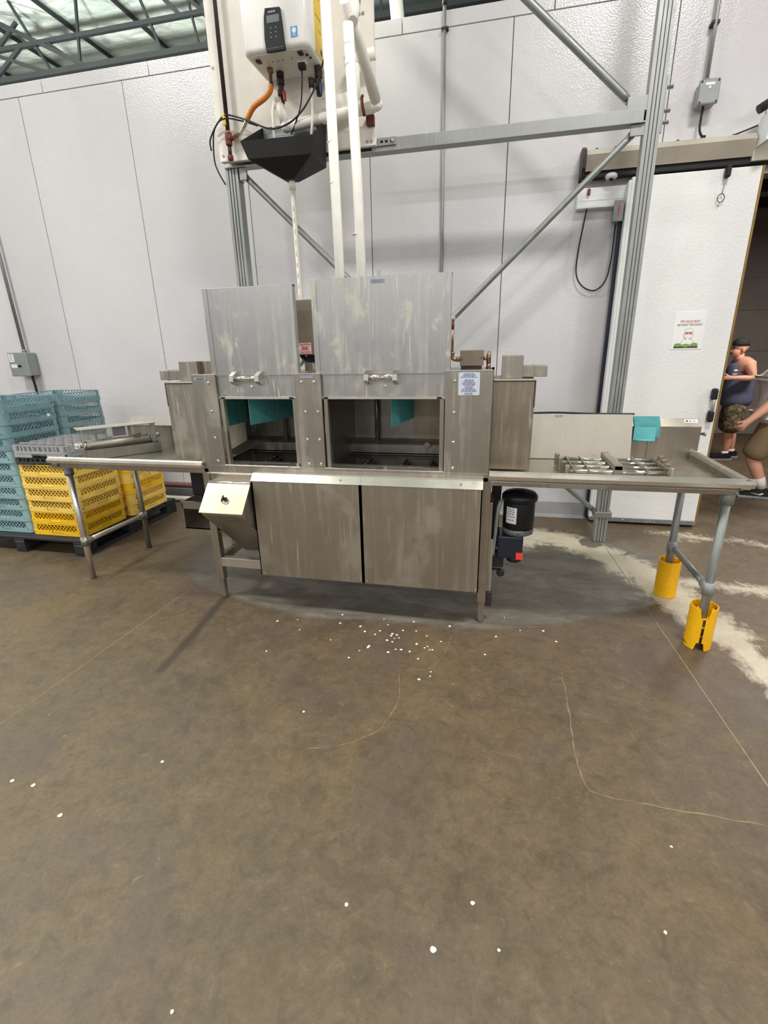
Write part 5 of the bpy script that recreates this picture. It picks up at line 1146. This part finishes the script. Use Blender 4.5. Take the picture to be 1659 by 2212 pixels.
stack(-3.895, 3.765, ['b2', 'b2', 'b2', 'b2', 'b1', 'b1', 'b1', 'b1', 'b1', 'b1', 'b1'], 'teal grey dish rack in the rear blue stack', 'rear stack of teal grey racks')
stack(-3.372, 3.225, ['y2', 'y2', 'y1', 'y1', 'y1', 'y1'], 'yellow dish rack in the front yellow stack', 'front stack of yellow racks')
stack(-3.345, 3.755, ['y1', 'y1', 'y2', 'y1', 'y2', 'y1'], 'yellow dish rack in the rear yellow stack', 'rear stack of yellow racks')
bm = NB(); box(bm, -3.634, -3.630, 3.368, 3.395, 1.03, 1.055); obj('paper_tag', bm, 'label_white', None, 'small white paper tag stuck to the front teal grey rack stack', 'tag')
bm = NB(); box(bm, -3.634, -3.630, 3.372, 3.41, 0.845, 0.857); obj('paper_tag', bm, 'label_white', None, 'lower white paper tag stuck to the front teal grey rack stack', 'tag')
# charcoal and grey cup racks on the front yellow stack
def cup_rack(mat, z, label, hh):
    t = thing('cup_rack', (-3.36, 3.215, z), label, 'dish rack'); x0, x1, y0, y1 = -3.61, -3.11, 2.965, 3.465
    bm = NB()
    o, i = rrect(x0, x1, y0, y1, 0.04, 5), rrect(x0+0.008, x1-0.008, y0+0.008, y1-0.008, 0.034, 5)
    def ring(lo, hi):
        A = [[bm.verts.new((x, y, z_)) for x, y in r] for r, z_ in ((o, lo), (o, hi), (i, hi), (i, lo))]; n = len(o)
        for a, b in zip(A, A[1:]+A[:1]):
            for k in range(n): bm.faces.new((a[k], a[(k+1) % n], b[(k+1) % n], b[k]))
    ring(z+hh*0.30, z+hh*0.52); ring(z+hh*0.94, z+hh)
    for r in range(4):
        R4 = Matrix.Translation(((x0+x1)/2, (y0+y1)/2, 0)) @ Matrix.Rotation(PI/2*r, 4, 'Z'); w = 0.25
        for a, b in ((-w+0.02, -0.07), (0.07, w-0.02)): box(bm, a, b, -w, -w+0.008, z, z+hh*0.32, rot=R4)
    obj('band', bm, mat, t)
    bm = NB()
    for r in range(4):
        R4 = Matrix.Translation(((x0+x1)/2, (y0+y1)/2, 0)) @ Matrix.Rotation(PI/2*r, 4, 'Z'); w = 0.25
        for c_ in (-0.215, -0.165, -0.135, -0.09, -0.05, 0.0, 0.05, 0.09, 0.135, 0.165, 0.215): box(bm, c_-(0.018 if abs(c_) > 0.2 else 0.007), c_+(0.018 if abs(c_) > 0.2 else 0.007), -w+0.001, -w+0.007, z+hh*0.5, z+hh*0.96, rot=R4)
    obj('side_bar', bm, mat, t)
    for k in range(1, 6):
        bm = NB(); x = x0+0.5*k/6; box(bm, x-0.002, x+0.002, y0+0.01, y1-0.01, z+hh*0.25, z+hh*1.10); obj('divider', bm, mat, t)
        bm = NB(); y = y0+0.5*k/6; box(bm, x0+0.01, x1-0.01, y-0.002, y+0.002, z+hh*0.25, z+hh*1.10); obj('divider', bm, mat, t)
    bm = NB()
    for k in range(9): box(bm, x0+0.02, x1-0.02, y0+0.05+0.05*k-0.003, y0+0.05+0.05*k+0.003, z+0.004, z+0.01)
    obj('floor_grid', bm, mat, t)
cup_rack('d1', 0.7155, 'charcoal rack between the grey cup rack and the yellow racks', 0.052)
cup_rack('g1', 0.7735, 'light grey cup rack with dividers on top of the front yellow stack', 0.092)

# ------------------------------------------------------------------ people in the room behind
def skinned(name, joints, edges, mat, parent, sub=2, root=None):
    """one continuous body: joints {key: (x, y, z, radius)}, grown by a Skin modifier"""
    ks = list(joints); idx = {k: i for i, k in enumerate(ks)}
    me = bpy.data.meshes.new(name); me.from_pydata([joints[k][:3] for k in ks], [(idx[a], idx[b]) for a, b in edges], [])
    o = bpy.data.objects.new(name, me); COL.objects.link(o)
    m = o.modifiers.new('Skin', 'SKIN'); m.use_smooth_shade = True
    for i, k in enumerate(ks):
        r = joints[k][3]; sv = me.skin_vertices[0].data[i]; sv.radius = r if isinstance(r, tuple) else (r, r)
        sv.use_root = (k == root)
    s = o.modifiers.new('Sub', 'SUBSURF'); s.levels = sub; s.render_levels = sub
    dg = bpy.context.evaluated_depsgraph_get(); new = bpy.data.meshes.new_from_object(o.evaluated_get(dg)); bpy.data.objects.remove(o)
    new.name = name; new.materials.clear(); new.materials.append(M[mat])
    for p in new.polygons: p.use_smooth = True
    o = bpy.data.objects.new(name, new); COL.objects.link(o)
    new.transform(Matrix.Translation(-wloc(parent))); o.parent = parent
    return o
def lerp(a, b, t): return tuple(a[i]+(b[i]-a[i])*t for i in range(3))
def fingers(J, E, wrist, hand, side, curl=0.6, s=1.0):
    """palm and five separate bent fingers; 'side' points to the thumb side"""
    wv, hv = Vector(wrist), Vector(hand); d = (hv-wv).normalized(); sd = Vector(side); sd = (sd-d*sd.dot(d)).normalized(); nn = d.cross(sd)
    p0 = wv+d*0.045*s; J['palm'+str(len(J))] = (*p0, 0.026*s); pk = list(J)[-1]; E.append(('wrist', pk)) if 'wrist' in J else None
    out = []
    for i, (o_, l) in enumerate(((0.028, .070), (0.010, .080), (-0.009, .074), (-0.027, .058))):
        b = wv+d*0.088*s+sd*o_*s; k1 = '%sf%d' % (pk, i); J[k1] = (*b, 0.0095*s); E.append((pk, k1))
        m_ = b+(d*math.cos(curl)+nn*math.sin(curl))*l*0.5*s; J[k1+'m'] = (*m_, 0.0085*s); E.append((k1, k1+'m'))
        e_ = m_+(d*math.cos(curl*2.2)+nn*math.sin(curl*2.2))*l*0.5*s; J[k1+'e'] = (*e_, 0.007*s); E.append((k1+'m', k1+'e'))
    t1 = wv+d*0.04*s+sd*0.035*s; J[pk+'t'] = (*t1, 0.012*s); E.append((pk, pk+'t')); t2 = t1+(d*0.8+sd*0.5+nn*0.3).normalized()*0.045*s; J[pk+'u'] = (*t2, 0.0085*s); E.append((pk+'t', pk+'u'))
    return pk
def head(parent, c, face, s=1.0, hair=None, cap=None):
    """skull, jaw, nose, ears, eyes and mouth joined in one mesh; face = unit direction"""
    f = Vector(face).normalized(); rt = Vector((f.y, -f.x, 0)); c = Vector(c); up = Vector((0, 0, 1))
    MX = Matrix(((rt.x, f.x, 0, c.x), (rt.y, f.y, 0, c.y), (rt.z, f.z, 1, c.z), (0, 0, 0, 1)))
    bm = NB(); sphere(bm, (0, -0.01, 0.03), 0.095*s, 18, (0.80, 1.02, 1.0)); sphere(bm, (0, 0.022, -0.045), 0.075*s, 16, (0.82, 0.95, 1.0)); sphere(bm, (0, 0.060, -0.078), 0.030*s, 10, (1.1, 0.9, 0.8))
    prism(bm, [(0.080, 0.022), (0.118, -0.022), (0.112, -0.034), (0.078, -0.034)], 'x', -0.013, 0.013)
    for sg in (-1, 1): sphere(bm, (sg*0.080*s, -0.012, -0.012), 0.030*s, 10, (0.35, 0.75, 1.1))
    tube(bm, [(0, -0.02, -0.16), (0, -0.012, -0.06)], [0.062*s, 0.055*s], 14)
    bmesh.ops.transform(bm, matrix=MX, verts=bm.verts); h = obj('head', bm, 'skin', parent)
    bm = NB()
    for sg in (-1, 1): sphere(bm, (sg*0.030*s, 0.083*s, 0.008), 0.009*s, 8)
    bmesh.ops.transform(bm, matrix=MX, verts=bm.verts); obj('eye', bm, 'print_dark', h)
    bm = NB(); box(bm, -0.024, 0.024, 0.084, 0.094, -0.058, -0.050, 0.003); bmesh.ops.transform(bm, matrix=MX, verts=bm.verts); obj('mouth', bm, 'iron_red', h)
    if hair:
        bm = NB(); sphere(bm, (0, -0.022, 0.036), 0.100*s, 16, (0.86, 1.0, 0.98)); bmesh.ops.transform(bm, matrix=MX, verts=bm.verts); obj('hair', bm, hair, parent)
    if cap:
        bm = NB(); lathe(bm, [(0.096*s, 0.034), (0.098*s, 0.06), (0.088*s, 0.10), (0.058*s, 0.122), (0.02, 0.13)], (0, -0.008, 0), 'z', 20)
        bmesh.ops.scale(bm, vec=(0.86, 1.05, 1), verts=bm.verts); A = [(-0.07, 0.07), (-0.06, 0.13), (-0.03, 0.165), (0.03, 0.165), (0.06, 0.13), (0.07, 0.07)]
        prism(bm, A, 'z', 0.034, 0.042); bmesh.ops.transform(bm, matrix=MX, verts=bm.verts); obj('cap', bm, cap, parent)
def shoe(parent, heel, toe, s=1.0, mat='shoe', swoosh=False):
    h, t_ = Vector(heel), Vector(toe); d = (t_-h); L = d.length; d.normalize(); yaw = math.atan2(d.y, d.x); pit = math.asin(d.z)
    MX = Matrix.Translation(h) @ Matrix.Rotation(yaw, 4, 'Z') @ Matrix.Rotation(-pit, 4, 'Y')
    bm = NB(); w = 0.045*s; prof = [(0, 0.018), (0, 0.075*s), (0.05*s, 0.10*s), (0.10*s, 0.088*s), (L*0.75, 0.055*s), (L*0.95, 0.04*s), (L, 0.018)]
    prism(bm, prof, 'y', -w, w); es = [e for e in bm.edges]; bmesh.ops.bevel(bm, geom=es, offset=0.012, segments=2, affect='EDGES'); bmesh.ops.transform(bm, matrix=MX, verts=bm.verts); o = obj('shoe', bm, mat, parent)
    bm = NB(); prism(bm, [(-0.004, 0.002), (-0.004, 0.022), (L+0.006, 0.022), (L, 0.002)], 'y', -w-0.003, w+0.003); bmesh.ops.transform(bm, matrix=MX, verts=bm.verts); obj('sole', bm, 'label_grey', o)
    if swoosh:
        bm = NB(); prism(bm, [(0.06, 0.050), (0.09, 0.035), (0.17, 0.055), (0.10, 0.046), (0.075, 0.062)], 'y', -w-0.0035, -w+0.0005); prism(bm, [(0.06, 0.050), (0.09, 0.035), (0.17, 0.055), (0.10, 0.046), (0.075, 0.062)], 'y', w-0.0005, w+0.0035); bmesh.ops.transform(bm, matrix=MX, verts=bm.verts); obj('mark', bm, 'sock', o)

# standing man in cap, grey sleeveless shirt and camouflage shorts, turned to the left
p1 = thing('person', (3.03, 7.35, 0), 'standing person in dark cap, grey sleeveless shirt and camouflage shorts beyond the doorway', 'person')
J = dict(pelvis=(3.05, 7.35, .78, .105), belly=(3.04, 7.35, .93, .135), chest=(3.06, 7.35, 1.12, .14), top=(3.04, 7.35, 1.24, .10), neck=(3.02, 7.35, 1.32, .052),
  sl=(3.07, 7.19, 1.225, .072), el=(3.115, 7.13, 1.06, .046), fl=(2.99, 7.13, 1.065, .038), wrist=(2.87, 7.15, 1.065, .026),
  sr=(3.05, 7.51, 1.225, .072), er=(3.09, 7.57, 1.06, .046), fr=(2.98, 7.56, 1.06, .038), wr2=(2.86, 7.53, 1.06, .027),
  hl=(3.04, 7.27, .68, .085), kl=(3.0, 7.25, .42, .062), cl=(3.02, 7.26, .27, .060), al=(3.02, 7.27, .085, .036), hr=(3.08, 7.43, .68, .085), kr=(3.10, 7.44, .42, .062), cr=(3.135, 7.44, .27, .060), ar=(3.16, 7.44, .085, .036))
E = [('pelvis','belly'),('belly','chest'),('chest','top'),('top','neck'),('top','sl'),('sl','el'),('el','fl'),('fl','wrist'),('top','sr'),('sr','er'),('er','fr'),('fr','wr2'),('pelvis','hl'),('hl','kl'),('kl','cl'),('cl','al'),('pelvis','hr'),('hr','kr'),('kr','cr'),('cr','ar')]
fingers(J, E, (2.87, 7.15, 1.065), (2.80, 7.17, 1.065), (0, 0, 1), 0.5, 0.95)
J2 = {k: v for k, v in J.items()}
skinned('body', J, E, 'skin', p1, 2, 'pelvis')
Jt = dict(hem=(3.06, 7.35, .665, (.168, .20)), a=(3.055, 7.35, .80, (.170, .20)), b=(3.045, 7.35, .95, (.178, .20)), c=(3.055, 7.35, 1.12, (.172, .195)), d=(3.04, 7.35, 1.22, (.145, .16)), e=(3.03, 7.35, 1.275, (.075, .10)))
skinned('tank_top', Jt, [('hem','a'),('a','b'),('b','c'),('c','d'),('d','e')], 'tank_top', p1, 2, 'hem')
bm = NB(); sphere(bm, (2.93, 7.20, 1.155), 0.018, 10, (1.6, 0.25, 0.6)); box(bm, 2.90, 2.95, 7.185, 7.19, 1.115, 1.12); box(bm, 2.89, 2.94, 7.183, 7.188, 1.10, 1.105); obj('shirt_print', bm, 'label_white', p1)
Js = dict(w=(3.05, 7.35, .79, (.13, .155)), p=(3.05, 7.35, .72, (.14, .165)), l1=(3.03, 7.26, .60, .125), l2=(3.01, 7.25, .34, .118), r1=(3.06, 7.44, .60, .125), r2=(3.06, 7.44, .34, .118))
skinned('shorts', Js, [('w','p'),('p','l1'),('l1','l2'),('p','r1'),('r1','r2')], 'camo', p1, 2, 'p')
head(p1, (2.985, 7.35, 1.415), (-1, -0.1, 0), 0.95, None, 'cap')
bm = NB(); tube(bm, [(3.02, 7.27, .055), (3.02, 7.27, .115)], .042, 12); tube(bm, [(3.16, 7.44, .055), (3.16, 7.44, .115)], .042, 12); obj('sock', bm, 'sock', p1)
shoe(p1, (3.09, 7.27, .0), (2.84, 7.24, .0)); shoe(p1, (3.23, 7.44, .0), (2.98, 7.42, .0))

# walking man in white T-shirt and khaki shorts, mid stride to the left, cut by the frame
p2 = thing('person', (2.72, 5.42, 0), 'walking person in white T-shirt and khaki shorts at the right edge', 'person')
J = dict(pelvis=(2.68, 5.45, .79, .11), belly=(2.67, 5.45, .95, .13), chest=(2.66, 5.45, 1.14, .145), top=(2.65, 5.45, 1.27, .10), neck=(2.63, 5.45, 1.36, .054),
  sl=(2.565, 5.30, 1.235, .074), el=(2.50, 5.24, .985, .050), fl=(2.40, 5.21, .885, .045), wrist=(2.305, 5.19, .80, .029),
  sr=(2.70, 5.62, 1.235, .072), er=(2.84, 5.68, 1.03, .048), fr=(2.88, 5.66, .93, .040), wr2=(2.86, 5.63, .82, .028),
  hl=(2.60, 5.37, .67, .095), kl=(2.485, 5.42, .42, .068), cl=(2.55, 5.42, .31, .064), al=(2.64, 5.42, .13, .040), hr=(2.76, 5.54, .67, .095), kr=(2.82, 5.56, .42, .068), cr=(2.90, 5.56, .30, .062), ar=(3.0, 5.56, .16, .038))
E = [('pelvis','belly'),('belly','chest'),('chest','top'),('top','neck'),('top','sl'),('sl','el'),('el','fl'),('fl','wrist'),('top','sr'),('sr','er'),('er','fr'),('fr','wr2'),('pelvis','hl'),('hl','kl'),('kl','cl'),('cl','al'),('pelvis','hr'),('hr','kr'),('kr','cr'),('cr','ar')]
fingers(J, E, (2.305, 5.19, .80), (2.25, 5.19, .73), (-0.6, 0, 0.6), 0.9, 1.0)
skinned('body', J, E, 'skin', p2, 2, 'pelvis')
Jt = dict(hem=(2.68, 5.45, .70, (.19, .21)), a=(2.675, 5.45, .86, (.185, .205)), b=(2.665, 5.45, 1.0, (.18, .20)), c=(2.66, 5.45, 1.16, (.18, .20)), d=(2.65, 5.45, 1.26, (.12, .15)), e=(2.64, 5.45, 1.32, (.075, .09)),
  s1=(2.565, 5.30, 1.245, .092), s2=(2.515, 5.255, 1.09, .088), t1=(2.70, 5.61, 1.245, .092), t2=(2.79, 5.66, 1.10, .088))
skinned('t_shirt', Jt, [('hem','a'),('a','b'),('b','c'),('c','d'),('d','e'),('d','s1'),('s1','s2'),('d','t1'),('t1','t2')], 'tee', p2, 2, 'b')
Js = dict(w=(2.68, 5.45, .82, (.14, .165)), p=(2.68, 5.45, .74, (.15, .175)), l1=(2.58, 5.38, .62, .135), l2=(2.475, 5.415, .39, .11), r1=(2.77, 5.55, .62, .13), r2=(2.84, 5.56, .39, .11))
skinned('shorts', Js, [('w','p'),('p','l1'),('l1','l2'),('p','r1'),('r1','r2')], 'khaki', p2, 2, 'p')
head(p2, (2.60, 5.45, 1.46), (-1, -0.15, 0), 0.98, 'hair')
bm = NB(); tube(bm, [(2.60, 5.42, .21), (2.645, 5.42, .10)], [.050, .044], 12); tube(bm, [(2.96, 5.56, .22), (3.01, 5.56, .13)], [.050, .044], 12); obj('sock', bm, 'sock', p2)
shoe(p2, (2.72, 5.40, .0), (2.46, 5.46, .0), 1.05, 'shoe', True); shoe(p2, (3.10, 5.56, .16), (2.91, 5.56, .0), 1.05, 'shoe', True)

# ------------------------------------------------------------------ white flakes dropped on the floor
FL = [ (-0.833,2.437),(-0.818,2.345),(-1.189,2.298),(-1.078,2.334),(-0.693,2.333),(-0.655,2.286),(-0.592,2.268),(-0.573,2.308),(-0.578,2.433),(-0.542,2.378),(-0.499,2.292),(-0.501,2.272),(-0.472,2.286),(-0.478,2.249),(-0.455,2.26),(-0.514,2.225),(-0.483,2.216),(-0.447,2.337),(-0.373,2.344),(-0.402,2.439),(-0.351,2.22),(-0.308,2.306),(-0.291,2.208),(-0.304,2.193),(-0.276,2.18),(-0.262,2.183),(-0.485,2.118),(-0.452,2.151),(-0.423,2.154),(-0.597,2.154),(-0.6,2.141),(-0.636,2.103),(-0.674,2.034),(-0.818,2.171),(-1.119,2.006),(-1.024,2.234),(-0.194,2.429),(-0.226,2.267),(0.063,2.372),(-0.246,1.999),(0.318,2.477),(0.193,2.458),(0.109,2.582),(0.377,2.382),(0.008,2.193),(-0.376,2.145),(-0.324,2.092),(-0.245,1.965),(-0.294,1.932) ]
BIG = [((-0.09,0.847), .0085, 'large white flake nearest the bottom edge of the view'), ((-0.345,0.905), .006, 'white flake left of the large one in the foreground'), ((0.006,0.984), .006, 'round white flake right of the foreground centre'), ((0.078,0.882), .0045, 'tan flake right of the large foreground flake'),
 ((-1.395,0.975), .008, 'white flake lowest of three at the left foreground'), ((-1.597,1.058), .008, 'white flake, middle of three at the left foreground'), ((-1.693,1.059), .0075, 'white flake leftmost at the left edge of the floor'), ((-1.194,1.25), .006, 'white flake on the brown floor at left, above the three'), ((-0.687,0.591), .005, 'pale flake at the bottom left of centre'), ((-0.756,1.617), .006, 'sliver of white flake left of the curved crack'), ((0.606,1.277), .004, 'tiny white flake below the angled crack at right'), ((0.514,1.016), .005, 'white sliver in the right foreground')]
fr_ = random.Random(5)
def flake(r, sd):
    q = random.Random(sd); bm = NB(); n = 9
    pts = [(r*q.uniform(0.75, 1.15)*math.cos(2*PI*i/n), r*q.uniform(0.7, 1.1)*math.sin(2*PI*i/n)) for i in range(n)]
    prism(bm, pts, 'z', 0.0, 0.0016); return bm
base = []
for k in range(4):
    bm = flake(0.0085, k); o = obj('white_flake', bm, 'flake', None, 'small white flake lying on the concrete in front of the dishwasher', 'flake', 'white flakes before the dishwasher', base=False); base.append(o)
for i, (x, y) in enumerate(FL):
    o = base[i] if i < 4 else base[i % 4].copy()
    if i >= 4: COL.objects.link(o)
    s = fr_.uniform(0.5, 0.95); o.location = (x, y, 0.0008); o.rotation_euler = (0, 0, fr_.uniform(0, 6)); o.scale = (s, s, 1)
for k, ((x, y), r, lab) in enumerate(BIG):
    o = obj('white_flake', flake(r, 20+k), 'flake', None, lab, 'flake', base=False); o.location = (x, y, 0.0008)
